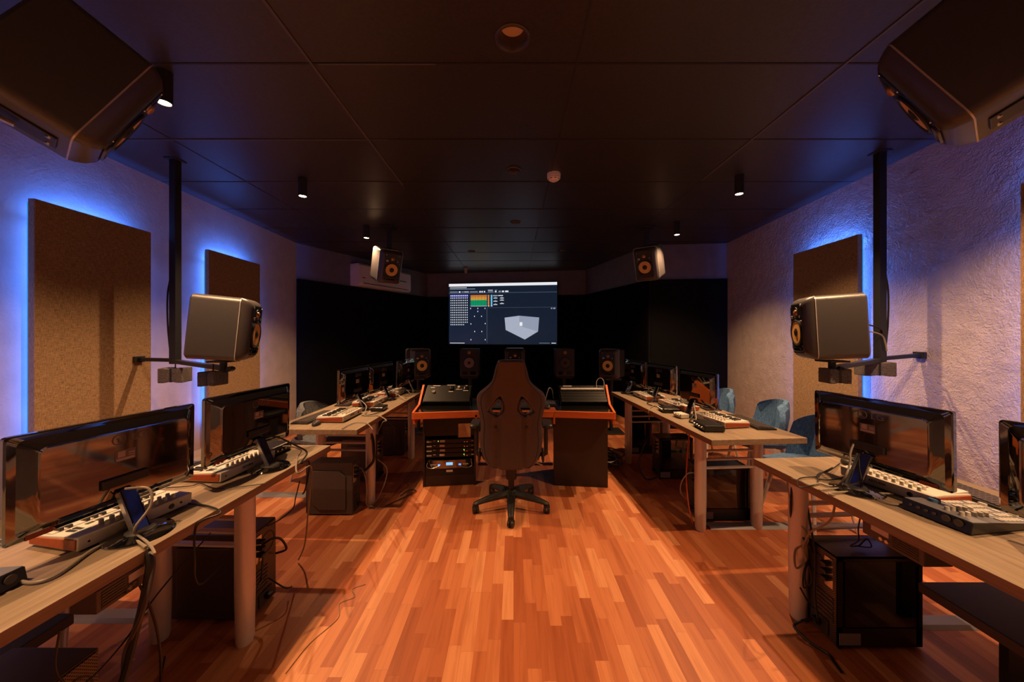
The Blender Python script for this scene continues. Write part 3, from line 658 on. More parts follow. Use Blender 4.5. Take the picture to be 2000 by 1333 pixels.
# ------------------------------------------------------------------ monitors
def make_monitor():
    r = empty('computer_monitor', '', 'monitor', (0, 0, 0), 0, 'glossy black monitors seen from behind')
    zc, hw, hh = .262, .272, .168
    T = Matrix.Translation((0, -.012, 0)).to_3x3() @ Matrix.Rotation(R(1), 3, 'X'); tv_ = lambda ring: [T @ Vector(p) for p in ring]
    body = MB().loft([tv_(rr(hw - .003, hh - .003, .010, .022, zc)), tv_(rr(hw, hh, .012, .018, zc)), tv_(rr(hw, hh, .012, .002, zc)), tv_(rr(hw - .004, hh - .004, .014, -.003, zc)),
        tv_(rr(hw - .022, hh - .016, .02, -.006, zc)), tv_([(x, y, z) for x, y, z in rr(hw - .045, hh - .036, .02, -.028, zc + .0)]), tv_(rr(hw - .053, hh - .044, .02, -.034, zc)), tv_(rr(hw - .058, hh - .049, .02, -.0355, zc))])
    bo = body.build('rear_housing', M['gloss'], r, sharp=12)
    sc = MB(); sc.loft([tv_(rr(hw - .012, hh - .012, .004, .0222, zc)), tv_(rr(hw - .012, hh - .012, .004, .0235, zc))], smooth=False); sc.build('screen', M['screen_off'], r)
    rot = (R(90 + 1), 0, 0)
    def onb(x, z, y=-.0385): return T @ Vector((x, y, z))
    text('LG', .044, M['logo'], r, onb(.040, zc + .092, -.0360), rot, 'brand_letters')
    rg = MB(); c = onb(-.020, zc + .092, -.0352); rg.lathe([(.0165, 0), (.020, 0), (.020, .0015), (.0165, .0015)], 24, c, RX90, ring=True); rg.lathe([(0, 0), (.003, 0), (.003, .0015), (0, .0015)], 10, c + Vector((-.004, 0, .004)), RX90)
    rg.box(c + Vector((.0, -.001, -.003)), (.003, .0012, .014)); rg.box(c + Vector((.004, -.001, -.009)), (.009, .0012, .003)); rg.build('brand_emblem', M['logo'], r)
    b = MB(); RT = Matrix.Rotation(R(1), 3, 'X')
    b.box(onb(.0, zc + .030, -.0358), (.062, .001, .040), RT); st = b.build('rating_label', M['label_m'], r)
    b = MB(); b.box(onb(-.012, zc + .036, -.0366), (.022, .001, .022), RT); b.box(onb(.018, zc + .036, -.0366), (.018, .001, .004), RT); b.box(onb(.018, zc + .028, -.0366), (.018, .001, .003), RT); b.box(onb(.0, zc + .017, -.0366), (.054, .001, .008), RT); b.build('label_print', M['label_p'], st)
    MB().box(onb(-.20, zc - .157, -.0070), (.06, .0016, .018), Matrix.Rotation(R(12), 3, 'X')).build('energy_sticker', M['label_r'], r)
    b = MB(); b.box(onb(0, zc - .06, -.0405), (.14, .012, .035), RT); b.build('socket_bay', M['matte'], r, bevel=.004)
    # stand
    nk = MB(); nk.bar((0, -.045, .165), (0, -.115, .016), .050, .020, up=(0, -1, 0)); nk.build('neck', M['gloss'], r, bevel=.006)
    MB().bar((-.030, -.050, .160), (-.030, -.122, .02), .005, .018, up=(0, -1, 0)).build('neck_edge', M['steel'], r)
    MB().lathe([(.0, 0), (.098, 0), (.100, .004), (.096, .009), (.055, .016), (0, .017)], 40, (0, -.105, 0)).build('base', M['gloss'], r)
    MB().lathe([(.030, .0165), (.045, .016), (.040, .022), (.0, .026)], 28, (0, -.112, 0)).build('base_hub', M['soft'], r)
    return r
mon = make_monitor()
def place_mon(i, near, far, side, z, label):
    o = mon if i == 0 else dup(mon)
    if near[1] > 2.5: o.scale = (.9, .9, .95) if side < 0 else (.86, .9, .94)
    if side > 0:
        for ch_ in o.children:
            if ch_.name.startswith('energy_sticker'): ch_.location.x += .40
    n_, f_ = Vector(near), Vector(far); v = (f_ - n_) if side < 0 else (n_ - f_); c = (n_ + f_) / 2
    o.location = (c.x, c.y, z); o.rotation_euler = (0, 0, math.atan2(v.y, v.x)); o['label'] = label; return o
ZT = DZ + .0005
monL = [((-1.54, 1.07), (-1.45, 1.593), 'nearest monitor on the left, cut close to the left edge'), ((-1.49, 1.70), (-1.425, 2.24), 'second monitor on the near left desk, towards its far end'),
        ((-1.59, 3.20), (-1.525, 3.70), 'nearest of the three monitors on the far left desk'), ((-1.54, 3.72), (-1.44, 4.20), 'middle monitor of the three on the far left desk'), ((-1.385, 4.22), (-1.335, 4.70), 'farthest monitor on the far left desk, by the speaker')]
monR = [((1.786, 1.425), (1.677, 1.97), 'big monitor on the near right desk above the controller keyboard'), ((1.985, .80), (1.795, 1.30), 'monitor cut by the right edge of the photo'),
        ((1.706, 2.95), (1.61, 3.41), 'nearest of the three monitors on the far right desk'), ((1.69, 3.67), (1.56, 4.11), 'middle monitor of the three on the far right desk'), ((1.545, 4.14), (1.46, 4.58), 'farthest monitor on the far right desk')]
k = 0
for a, b_, l in monL: place_mon(k, a, b_, -1, ZT, l); k += 1
for a, b_, l in monR: place_mon(k, a, b_, 1, ZT, l); k += 1

# ------------------------------------------------------------------ controller keyboards
def make_controller():
    r = empty('midi_keyboard', '', 'music keyboard', (0, 0, 0), 0, 'white controller keyboards with red wood ends')
    W, D = .355, .225; h0, h1 = .052, .040      # rear (at -y) is higher
    prof = [(-D / 2, .006), (-D / 2 - .004, h0), (-D / 2 + .06, h0), (D / 2, h1), (D / 2, .006)]
    MB().prism(prof, -W / 2, W / 2, 'x').build('body', M['ivory'], r, bevel=.003)
    b = MB()
    for x in (-1, 1):
        cp = [(-D / 2 + .006, .012), (-D / 2 + .004, h0 - .006), (D / 2 - .006, h1 - .005), (D / 2 - .006, .012)]
        MB().prism(cp, x * W / 2, x * (W / 2 + .004), 'x').build('wood_cheek', M['cheek'], r)
    for i in range(8):
        for j in range(2):
            kn = MB().lathe([(.0, 0), (.0075, 0), (.007, .014), (.006, .0155), (0, .0155)], 14, (-.09 + i * .030, -D / 2 + .018 + j * .030, h0)).build('knob', M['ivory'], r)
    pd = MB()
    for i in range(8): pd.box((-.09 + i * .026, -.012, .0485), (.022, .018, .003))
    pd.build('pads', M['soft'], r)
    MB().box((-.145, -.03, .050), (.012, .05, .003)).build('touch_strip', M['matte'], r); MB().box((-.128, -.03, .050), (.012, .05, .003)).build('touch_strip', M['matte'], r)
    for i in range(15):
        x = -.16 + i * .0228; MB().box((x + .0005, .063, .046), (.021, .092, .008)).build('white_key', M['white'], r)
        if i % 7 not in (2, 6) and i < 14: MB().box((x + .0115, .045, .0535), (.011, .058, .010)).build('black_key', M['matte'], r)
    b = MB()
    b.lathe([(0, 0), (.011, 0), (.010, .002), (0, .001)], 16, (.10, -D / 2 - .002, .028), RX90); b.lathe([(0, 0), (.005, 0), (.004, .002), (0, .001)], 12, (.135, -D / 2 - .002, .028), RX90); b.lathe([(0, 0), (.004, 0), (.003, .002), (0, .001)], 10, (-.15, -D / 2 - .002, .028), RX90)
    b.build('rear_socket', M['screen_off'], r)
    text('ARTURIA', .017, M['soft'], r, (-.02, -D / 2 - .0045, .032), (R(90), 0, 0))
    MB().box((-.14, -.060, .0515), (.05, .006, .002)).build('marking', M['teal'], r)
    f = MB()
    for x in (-.15, .15):
        for y in (-.09, .09): f.lathe([(0, 0), (.008, 0), (.008, .008), (0, .008)], 10, (x, y, 0))
    f.build('rubber_feet', M['matte'], r)
    return r
ctl = make_controller()
def place_ctl(i, rear_near, ang_from_y, side, label):
    """rear_near: the corner of the rear panel nearest the camera"""
    o = ctl if i == 0 else dup(ctl)
    v = Vector((math.sin(ang_from_y), math.cos(ang_from_y)))       # near -> far along the rear panel
    n = Vector((v.y, -v.x)) * (1 if side < 0 else -1)              # towards the aisle
    c = Vector(rear_near) + v * .1775 - n * .1125
    lx = v if side < 0 else -v
    o.location = (c.x, c.y, ZT); o.rotation_euler = (0, 0, math.atan2(lx.y, lx.x)); o['label'] = label; return o
place_ctl(0, (-1.475, 1.195), R(11), -1, 'white controller keyboard in front of the nearest left monitor')
place_ctl(1, (-1.452, 1.75), R(5), -1, 'white controller keyboard with knobs beneath the second left monitor')
place_ctl(2, (-1.415, 2.93), R(1), -1, 'white controller keyboard with teal mark beside the mouse, far left desk')
place_ctl(3, (-1.405, 3.55), R(2), -1, 'white controller keyboard in the middle of the far left desk')
place_ctl(4, (-1.36, 4.10), R(2), -1, 'white controller keyboard at the far end of the far left desk')
place_ctl(5, (1.785, 1.50), R(-12), 1, 'white controller keyboard beneath the big near right monitor')
place_ctl(6, (1.64, 2.74), R(-10), 1, 'white controller keyboard at the front of the far right desk')
place_ctl(7, (1.56, 3.36), R(-6), 1, 'white controller keyboard in the middle of the far right desk')
place_ctl(8, (1.45, 3.86), R(-4), 1, 'white controller keyboard at the far end of the far right desk')

# ------------------------------------------------------------------ computer keyboards and mice
def make_kb():
    r = empty('computer_keyboard', '', 'keyboard', (0, 0, 0), 0, 'black computer keyboards')
    MB().prism([(-.075, 0), (-.075, .022), (.07, .012), (.075, .0)], -.22, .22, 'x').build('case', M['soft'], r, bevel=.003)
    b = MB()
    for j in range(5):
        y = -.055 + j * .026; z = .0225 - (y + .075) * .069
        for i in range(20):
            b.box((-.205 + i * .0215, y, z + .002), (.0175, .021, .006))
    b.build('keycaps', M['soft'] if False else M['pc'], r)
    return r
kb = make_kb()
KBL = [((-1.83, 1.78), 88, 'black keyboard glimpsed between the two near left monitors'), ((-1.735, 3.10), 86, 'black keyboard beside the mouse on the far left desk'), ((-1.74, 3.80), 88, 'black keyboard behind the middle far left monitor'),
       ((2.10, 1.62), -93, 'black keyboard behind the big monitor on the near right desk'), ((1.955, 2.93), -92, 'black keyboard at the front of the far right desk'), ((1.93, 3.60), -92, 'black keyboard behind the middle far right monitor'),
       ((0.0, 3.44), 180, 'black keyboard in the middle of the mixing console, seen through the chair back')]
for i, ((x, y), a, l) in enumerate(KBL):
    o = kb if i == 0 else dup(kb); o.location = (x, y, ZT if i < 6 else .7805); o.rotation_euler = (0, 0, R(a)); o['label'] = l
def mouse(x, y, z, a, l):
    r = empty('computer_mouse', l, 'mouse', (x, y, z), R(a), 'computer mice')
    rings = []
    for zz, s in ((0, .92), (.008, 1), (.018, .96), (.028, .78), (.034, .45), (.036, .1)):
        rings.append([(.031 * s * math.cos(t) * (1 + .12 * math.sin(t)), .055 * s * math.sin(t), zz + .003 * math.cos(t) * 0) for t in [2 * math.pi * k / 22 for k in range(22)]])
    MB().loft(rings).build('shell', M['soft'] if z < .77 else M['soft'], r)
    MB().lathe([(0, -.004), (.008, -.004), (.008, .004), (0, .004)], 12, (0, -.03, .031), Matrix.Rotation(R(90), 3, 'Y')).build('wheel', M['matte'], r)
mouse(-1.60, 2.865, ZT, 10, 'grey mouse at the front of the far left desk')
mouse(.32, 3.36, .7805, 5, 'mouse on the console beside the gaming chair')
mouse(1.90, 2.0, ZT, -20, 'mouse behind the neck of the big near right monitor')

# ------------------------------------------------------------------ control surfaces and interfaces
def surface(loc, a, label, face, sx=1):
    r = empty('control_surface', label, 'control surface', loc, R(a), 'wedge shaped control surfaces')
    W, D = .33, .21
    MB().prism([(-W / 2, .004), (-W / 2 + .01, .046), (W / 2, .018), (W / 2 - .03, .004)], -D / 2, D / 2, 'y').build('body', M['pc_b'], r, bevel=.002)
    ang = math.atan2(.018 - .046, W - .01); RT = Matrix.Rotation(-ang, 3, 'Y')
    def on(u, v, h): return Vector((-W / 2 + .01 + u * (W - .01), -D / 2 + v * D, .046 - u * .028 + h))
    MB().box(on(.5, .5, .001), (W - .014, D - .006, .003), RT).build('top_plate', face, r)
    for i in range(5):
        for j in range(2): MB().lathe([(0, 0), (.008, 0), (.007, .016), (0, .017)], 12, on(.12 + .09 * i, .25 + j * .2, .002)).build('knob', M['ivory'], r)
    MB().lathe([(0, 0), (.018, 0), (.017, .014), (0, .015)], 20, on(.30, .80, .002)).build('jog_knob', M['blue_f'], r)
    b = MB()
    for i in range(8):
        for j in range(5):
            if (i * 3 + j * 5) % 7 == 0: continue
            b.box(on(.45 + i * .062, .12 + j * .17, .004), (.014, .020, .004), RT)
    b.build('buttons', M['ivory'], r)
    for k in range(2): MB().box(on(.9, .25 + k * .4, .010), (.012, .022, .014), RT).build('fader_cap', M['white'], r)
    b = MB()
    RY = Matrix.Rotation(R(-90), 3, 'Y')
    for k, (y, rad) in enumerate(((-.07, .013), (-.035, .013), (.0, .006), (.025, .006), (.05, .006), (.075, .005))): b.lathe([(rad * .55, 0), (rad, 0), (rad, .004), (rad * .6, .004)], 18, (-W / 2 + .004, y, .03), RY)
    b.build('rear_jack', M['pc'], r)
    return r
surface((1.83, 1.425, ZT), 8, 'silver-topped black control surface on the near right desk', M['label_g'])
surface((-1.63, .965, ZT), 178, 'purple-lit control surface at the left edge of the near left desk', M['label_g'])
def interface(loc, a, d, label, m='pc_b'):
    r = empty('audio_interface', label, 'audio interface', loc, R(a), 'small audio interface boxes on the desks')
    MB().box((0, 0, d[2] / 2 + .004), d).build('case', M[m], r, bevel=.008 if m == 'pc_b' else .004)
    b = MB()
    for k in range(4): b.lathe([(0, 0), (.007, 0), (.006, .010), (0, .010)], 10, (-d[0] / 2, -d[1] / 2 + d[1] * (k + 1) / 5, .028), Matrix.Rotation(R(-90), 3, 'Y'))
    b.build('jack', M['steel'], r)
    f = MB()
    for x in (-1, 1):
        for y in (-1, 1): f.box((x * (d[0] / 2 - .015), y * (d[1] / 2 - .015), .002), (.014, .014, .004))
    f.build('rubber_feet', M['matte'], r)
interface((1.515, 2.745, ZT), -3, (.15, .20, .045), 'dark metal audio interface at the front of the far right desk')
interface((1.475, 3.36, ZT), -5, (.15, .17, .035), 'flat dark box behind the first far right monitor stand')
interface((1.48, 3.12, ZT), 10, (.08, .11, .035), 'small pale box beside the first far right monitor stand', 'ivory')
interface((-1.30, 3.42, ZT), 3, (.12, .16, .035), 'small dark box between controller keyboards on the far left desk')
interface((-1.50, 2.20, ZT), 176, (.13, .17, .050), 'dark box with pale top at the far end of the near left desk')

# ------------------------------------------------------------------ computer towers
def tower(x_rear, y_front, depth, wdt, h, side, kind, label):
    """rear face at x_rear (towards the aisle), side face at y_front (towards the camera)"""
    r = empty('computer_tower', label, 'computer', (x_rear, y_front, 0), 0, 'computer towers standing under the desks')
    s = side; x1 = s * depth; z0 = .012; t = .006   # extends to s*x
    xc = x1 / 2
    body = MB()
    if kind == 'glass':
        body.box((xc, wdt - t / 2, z0 + (h - z0) / 2), (depth, t, h - z0)); body.box((xc, wdt / 2, h - t / 2), (depth, wdt, t)); body.box((xc, wdt / 2, z0 + t / 2), (depth, wdt, t))
        body.box((x1 - s * .015, wdt / 2, h / 2 + z0 / 2), (.03, wdt, h - z0)); body.box((s * .003, wdt / 2, h / 2 + z0 / 2), (.006, wdt - .002, h - z0 - .002))
        body.box((xc, .004, z0 + .05), (depth, .008, .10 - z0)); body.box((xc, .004, h - .010), (depth, .008, .02)); body.box((s * .012, .004, h / 2), (.024, .008, h - z0))
        body.build('case', M['pc_b'], r)
        MB().box((xc + s * .008, .002, (h + .08) / 2), (depth - .05, .004, h - .12)).build('glass_side_panel', M['glass'], r)
        MB().box((xc, wdt / 2 + .01, .10), (depth - .06, wdt - .04, .012)).build('power_supply_shroud', M['pc_b'], r)
        MB().box((s * (.02 + .12), wdt - .02, .27), (.24, .006, .24)).build('motherboard', M['board'], r)
        MB().box((s * .14, wdt - .09, .20), (.20, .11, .035)).build('graphics_card', M['pc'], r, bevel=.003)
        fn = MB().lathe([(.03, 0), (.045, 0), (.045, .03), (.03, .03)], 24, (s * .12, wdt - .03, .32), RX90); fn.build('cooler_fan', M['soft'], r)
        MB().box((s * .055, .001 - .0025, .050), (.10, .003, .055)).build('sticker', M['label_g'], r)
    else:
        body.box((xc, wdt / 2, z0 + (h - z0) / 2), (depth, wdt, h - z0)).build('case', M['pc'], r, bevel=.004)
        e = [(.05, .05), (depth - .10, .05), (depth - .05, .10), (depth - .05, h - .06), (.10, h - .06), (.05, h - .11)]
        b = MB(); e = [(s * u, v) for u, v in e]; b.prism(e, -.012, .002, 'y'); b.build('side_panel', M['pc'], r, bevel=.006, seg=3)
        MB().box((x1 - s * .004 + s * .008, wdt / 2, h / 2), (.012, wdt - .01, h - .04)).build('front_bezel', M['matte'], r)
    rp = MB().box((-s * .002, wdt / 2, h / 2 + .005), (.004, wdt - .012, h - .025)); rp = rp.build('rear_panel', M['perf'], r)
    b = MB(); b.box((-s * .006, wdt * .22, h * .78), (.006, .045, .14)); b.build('port_plate', M['steel'], rp)
    b = MB()
    for k in range(6): b.box((-s * .006, wdt * .35, h * .50 - k * .020), (.005, wdt * .5, .012))
    b.build('slot_covers', M['pc'], rp)
    b = MB().lathe([(.050, 0), (.056, 0), (.056, .004), (.050, .004)], 26, (-s * .002, wdt * .62, h * .78), Matrix.Rotation(R(-90 * s), 3, 'Y'), ring=True)
    b.build('fan_grille', M['matte'], rp)
    b = MB(); b.box((-s * .008, wdt * .5, .065), (.008, .10, .07)); b.build('power_supply', M['soft'], rp, bevel=.003)
    for k in range(3): MB().box((-s * .022, wdt * .22, h * .72 + k * .035), (.035, .032, .016)).build('plug', M['cable'], rp, bevel=.003)
    MB().box((-s * .025, wdt * .5, .07), (.03, .03, .022)).build('power_plug', M['cable'], rp, bevel=.003)
    for u in (.05, depth - .05):
        for v in (.03, wdt - .03): MB().lathe([(0, 0), (.015, 0), (.015, .012), (0, .012)], 12, (s * u, v, 0)).build('foot', M['matte'], r)
    return r
tower(-1.39, .985, .285, .20, .445, -1, 'solid', 'black computer tower cut by the bottom left corner')
tower(-1.36, 1.83, .43, .19, .447, -1, 'solid', 'dark computer tower behind the leg of the near left desk')
tower(-1.32, 2.89, .37, .145, .43, -1, 'solid', 'grey computer tower with embossed octagon side, left of the aisle')
tower(-1.37, 3.52, .34, .19, .43, -1, 'solid', 'computer tower in the shade under the middle of the far left desk')
tower(-1.33, 4.30, .40, .19, .43, -1, 'solid', 'computer tower at the far end under the far left desk')
tower(1.534, 1.67, .40, .185, .435, 1, 'glass', 'nearest black computer tower with smoked glass side, right of the aisle')
tower(1.476, 2.80, .40, .19, .43, 1, 'glass', 'glass-sided computer tower between the front legs of the far right desk')
tower(1.49, 3.60, .34, .19, .42, 1, 'glass', 'glass-sided computer tower under the middle of the far right desk')
tower(1.44, 4.36, .40, .19, .42, 1, 'glass', 'glass-sided computer tower at the far end under the far right desk')

# ------------------------------------------------------------------ student chairs
def make_chair(fab, label):
    r = empty('upholstered_chair', label, 'chair', (0, 0, 0), 0, 'upholstered chairs along the walls')
    # front is -y
    MB().loft([rz(.19, .19, .07, .405), rz(.225, .225, .08, .42), rz(.235, .23, .08, .450), rz(.225, .22, .08, .475), rz(.16, .15, .08, .485)]).build('seat', fab, r)
    n = 15; rows = [(.40, .205, .19), (.47, .225, .22), (.58, .230, .245), (.70, .225, .265), (.80, .195, .275), (.835, .15, .277)]
    b = MB()
    rings = []
    for z, hw, yb in rows:
        ring = []
        for k in range(n):
            u = -1 + 2 * k / (n - 1); ring.append((hw * u, yb - .13 * abs(u) ** 2.4 * (1 if z > .45 else .6), z - .05 * abs(u) ** 3 * (z > .6)))
        back = [(x * .9, y - .04 * 1, z_) for x, y, z_ in reversed(ring)]
        rings.append(ring + back)
    b.loft(rings).build('backrest', fab, r)
    for sx in (-1, 1):
        for sy in (-1, 1):
            MB().tube([(sx * .15, sy * .14, .41), (sx * .215, sy * .215, .0)], [.017, .009], 12).build('leg', M['silver'], r)
    return r
ch = make_chair(M['blue_f'], 'blue chair in front of the far right panel, seat visible between the desks'); ch.location = (2.30, 2.78, 0); ch.rotation_euler = (0, 0, R(-75))
o = dup(ch, (2.42, 3.52, 0), R(-95), 'blue chair whose back rises behind the far right desk, before the wall'); o = dup(ch, (2.30, 4.15, 0), R(-80), 'blue chair mostly hidden by the first far right monitor')
cg = make_chair(M['grey_f'], 'grey-backed chair behind the outer edge of the far left desk'); cg.location = (-1.96, 3.66, 0); cg.scale = (1, 1, .92); cg.rotation_euler = (0, 0, R(70))
dup(cg, (-2.10, 1.72, 0), R(85), 'chair whose pale leg shows below the near left desk')

# ------------------------------------------------------------------ gaming chair
gc = empty('gaming_chair', 'black gaming chair with slotted back facing the mixing console', 'chair', (-.02, 3.03, 0))
half = [(0, 702), (21, 702.5), (27, 709), (31, 722), (36, 741), (44, 752), (54, 761), (63, 769), (68, 777), (69.5, 788), (68, 800), (64.5, 814), (61.5, 830), (61.5, 846), (63, 862), (62.5, 878), (59, 893), (52, 907), (40, 917), (22, 921), (0, 922)]
K = 2.80 / F
hp = [(x * K, CH - (y - CY) * K) for x, y in half]
hp = [tuple(p[:2]) for p in smooth_path([Vector((x, z, 0)) for x, z in hp], 4)]
bevd = .020
def shrink(pts, d):
    out = []; N = len(pts)
    for i in range(N):
        a, b_, c = Vector(pts[i - 1]), Vector(pts[i]), Vector(pts[(i + 1) % N]); t = (c - a)
        if t.length < 1e-9: continue
        t.normalize(); n = Vector((-t.y, t.x)); out.append(tuple(b_ + n * d))
    return out
full = [(x, z) for x, z in hp] + [(-x, z) for x, z in reversed(hp[1:-1])]      # clockwise from the top
ctr = Vector((0, .85))
test = shrink(full, bevd)
if sum((Vector(p) - ctr).length for p in test) > sum((Vector(p) - ctr).length for p in full): test = shrink(full, -bevd)
full_i = test
def hole(sx):
    pts = [(23, 779), (28.5, 783), (40, 799), (41.5, 803), (36, 808), (26, 811), (20, 807), (16, 798), (19, 784)]
    pts = [(sx * (p[0]) * K, CH - (p[1] - CY) * K) for p in pts]
    c = Vector((sum(p[0] for p in pts) / len(pts), sum(p[1] for p in pts) / len(pts)))
    pts = [tuple(c + (Vector(p) - c) * 1.55) for p in pts]
    return [tuple(p[:2]) for p in smooth_path([Vector((*p, 0)) for p in pts + pts[:1]], 3)][:-1]
def hole2(sx):
    return hole(sx)
me = shape_mesh([full_i, hole2(1), hole2(-1)], .018, bevd)
bm = bmesh.new(); bm.from_mesh(me)
for x in [i * .02 for i in range(-14, 15)]:
    bmesh.ops.bisect_plane(bm, geom=bm.verts[:] + bm.edges[:] + bm.faces[:], plane_co=(x + .0001, 0, 0), plane_no=(1, 0, 0))
for z in [.42 + .03 * i for i in range(30)]:
    bmesh.ops.bisect_plane(bm, geom=bm.verts[:] + bm.edges[:] + bm.faces[:], plane_co=(0, z, 0), plane_no=(0, 1, 0))
def back_shape(x, z, t):                           # x across, z height, t thickness coordinate (+ towards the front)
    y = -.18 + t
    wing = max(0, abs(x) - .10); y += wing * wing * 2.6 * (1 if z < 1.05 else max(0, 1 - (z - 1.05) * 4))
    g_ = math.exp(-((abs(x) - .112) / .016) ** 2) * .024 * (1 if z < .86 else max(0, 1 - (z - .86) * 8))
    if t < 0: y += g_
    y -= (z - .42) * .14 - .05 * math.sin((z - .42) * 3.4)
    return y
for v in bm.verts:
    x, z, t = v.co; v.co = (x, back_shape(x, z, -t), z)
for f in bm.faces: f.smooth = True
bmesh.ops.recalc_face_normals(bm, faces=bm.faces); me2 = bpy.data.meshes.new('backrest'); bm.to_mesh(me2); bm.free()
me2.materials.append(M['leather']); bo = bpy.data.objects.new('backrest', me2); COL.objects.link(bo); bo.parent = gc
for sx in (-1, 1):                                  # rims of the two openings, piping on the shell, recline bolts
    hh_ = hole2(sx); cc = Vector((sum(p[0] for p in hh_) / len(hh_), sum(p[1] for p in hh_) / len(hh_)))
    ring = [cc + (Vector(p) - cc) * .60 for p in hh_]
    MB().tube([Vector((p[0], back_shape(p[0], p[1], -.030), p[1])) for p in ring + ring[:1]], .009, 8).build('slot_rim', M['leather'], bo)
    pts = [(sx * x, z) for x, z in hp[12:-8]]
    MB().tube([Vector((x * .86, back_shape(x * .86, z, -.036), z)) for x, z in pts], .004, 6).build('piping', M['leather_t'], bo)
    MB().lathe([(0, 0), (.012, 0), (.010, .006), (0, .008)], 14, (sx * .125, back_shape(.125, .74, -.04), .74), RX90).build('bolt', M['nylon'], bo)
MB().loft([rz(.19, .20, .06, .425, 0, .10), rz(.235, .245, .07, .445, 0, .10), rz(.25, .255, .07, .49, 0, .10), rz(.235, .245, .07, .53, 0, .10), rz(.17, .18, .07, .54, 0, .10)]).build('seat', M['leather'], gc)
for sx in (-1, 1):
    ar = MB().loft([rz(.035, .10, .03, .695, sx * .305, .02), rz(.042, .125, .035, .705, sx * .305, .02), rz(.042, .125, .035, .722, sx * .305, .02), rz(.034, .11, .03, .732, sx * .305, .02)]).build('armrest', M['nylon'], gc)
    MB().box((sx * .30, .03, .575), (.03, .075, .25)).build('arm_post', M['nylon'], ar, bevel=.008)
    MB().bar((sx * .30, .03, .45), (sx * .16, .06, .43), .06, .02).build('arm_bracket', M['nylon'], ar)
    MB().box((sx * .262, -.115, .49), (.02, .09, .10)).build('recline_hinge', M['nylon'], gc, bevel=.01)
MB().box((0, .06, .40), (.20, .26, .05)).build('tilt_mechanism', M['nylon'], gc, bevel=.008)
MB().tube([(.10, .05, .39), (.22, .02, .375), (.27, .0, .36)], .006).build('tilt_lever', M['steel'], gc)
MB().lathe([(.045, .25), (.045, .38), (.05, .38), (.05, .39)], 20).build('gas_lift_cover', M['nylon'], gc)
MB().lathe([(.026, .12), (.026, .27), (.02, .27), (.02, .30)], 18).build('gas_lift', M['matte'], gc)
MB().lathe([(.0, .09), (.05, .09), (.056, .11), (.052, .155), (.035, .165), (0, .165)], 20).build('hub', M['nylon'], gc)
for k in range(5):
    a = R(-90 + 72 * k); dx, dy = math.cos(a), math.sin(a); px_, py_ = -dy, dx
    b = MB(); rings = []
    for t, wv, zt, zb in ((.03, .034, .155, .10), (.12, .033, .145, .095), (.22, .029, .122, .085), (.30, .024, .098, .072), (.325, .018, .088, .07)):
        rings.append([(dx * t + px_ * w_, dy * t + py_ * w_, z) for w_, z in ((-wv, zb), (wv, zb), (wv, (zt + zb) / 2), (wv * .55, zt), (-wv * .55, zt), (-wv, (zt + zb) / 2))])
    b.loft(rings, smooth=False); lg = b.build('base_leg', M['nylon'], gc, bevel=.004)
    c = Vector((dx * .31, dy * .31, 0)); ax = Vector((dx, dy, 0)) if k in (1, 4, 0) else Vector((px_, py_, 0)); ax = Vector((1, .15 * (k - 2), 0)).normalized()
    q = ax.to_track_quat('Z', 'Y').to_matrix()
    w_ = MB()
    for o_ in (-.026, .004): w_.lathe([(0, -.0), (.024, .0), (.029, .003), (.029, .019), (.024, .022), (0, .022)], 22, c + ax * o_ + Vector((0, 0, .029)), q)
    cs = w_.build('caster', M['nylon'], lg)
    MB().box(c + Vector((0, 0, .058)), (.05, .036, .022)).build('caster_hood', M['nylon'], cs, bevel=.004)

# ------------------------------------------------------------------ mixing console desk
cs = empty('console_desk', 'mixing console desk with orange wood edges behind the gaming chair', 'desk', (0, 3.2, 0))
def C(x, y): return (x, y - 3.2)
P0, P1, P2, P3 = C(-.895, 3.19), C(-.386, 3.262), C(.374, 3.262), C(.90, 3.195)
top = [P0, P1, P2, P3, C(.965, 3.78), C(-.935, 3.78)]
MB().prism(top, .745, .775).build('worktop', M['shelf'], cs)
for nm, a, b_ in (('edge_board', P0, P1), ('edge_board', P1, P2), ('edge_board', P2, P3)):
    MB().bar((*a, .7465), (*b_, .7465), .024, .060).build(nm, M['orange'], cs, bevel=.003)
for s, x0, xb in ((-1, -.897, -.930), (1, .902, .965)):
    pf = [(-.012, .715), (-.012, .778), (.25, .800), (.275, .815), (.475, .955), (.495, .955), (.58, .70), (.3, .70), (.26, .66), (.03, .66), (.02, .705)]
    b = MB(); n_ = len(pf); th_ = .022
    vs = []
    for dxx in (0, s * th_):
        for y, z in pf: vs.append((x0 + dxx + (xb - x0) * max(0, y) / .58, y, z))
    b.add(vs, [list(range(n_)), list(range(n_, 2 * n_))[::-1]] + [(i, (i + 1) % n_, (i + 1) % n_ + n_, i + n_) for i in range(n_)]); b.build('side_board', M['orange'], cs, bevel=.002)
def cabinet(p, q, depth, h, label_part):
    p, q = Vector((*C(*p), 0)), Vector((*C(*q), 0)); d = (q - p).normalized(); n = Vector((-d.y, d.x, 0)); L = (q - p).length
    e = bpy.data.objects.new(label_part, None); return p, q, d, n, L
def oriented(p, q): d = Vector(q) - Vector(p); return math.atan2(d.y, d.x), d.length
angL, LL_ = oriented((-.88, 3.432), (-.372, 3.485)); angR, LR_ = oriented((.395, 3.473), (.912, 3.42))
ML = Matrix.Translation(Vector((*C(-.88, 3.432), 0))) @ Matrix.Rotation(angL, 4, 'Z'); MRt = Matrix.Translation(Vector((*C(.395, 3.473), 0))) @ Matrix.Rotation(angR, 4, 'Z')
def xf(o, m): o.matrix_local = m; return o
b = MB()
for x in (.0095, LL_ - .0095): b.box((x, .20, .36), (.019, .42, .72))
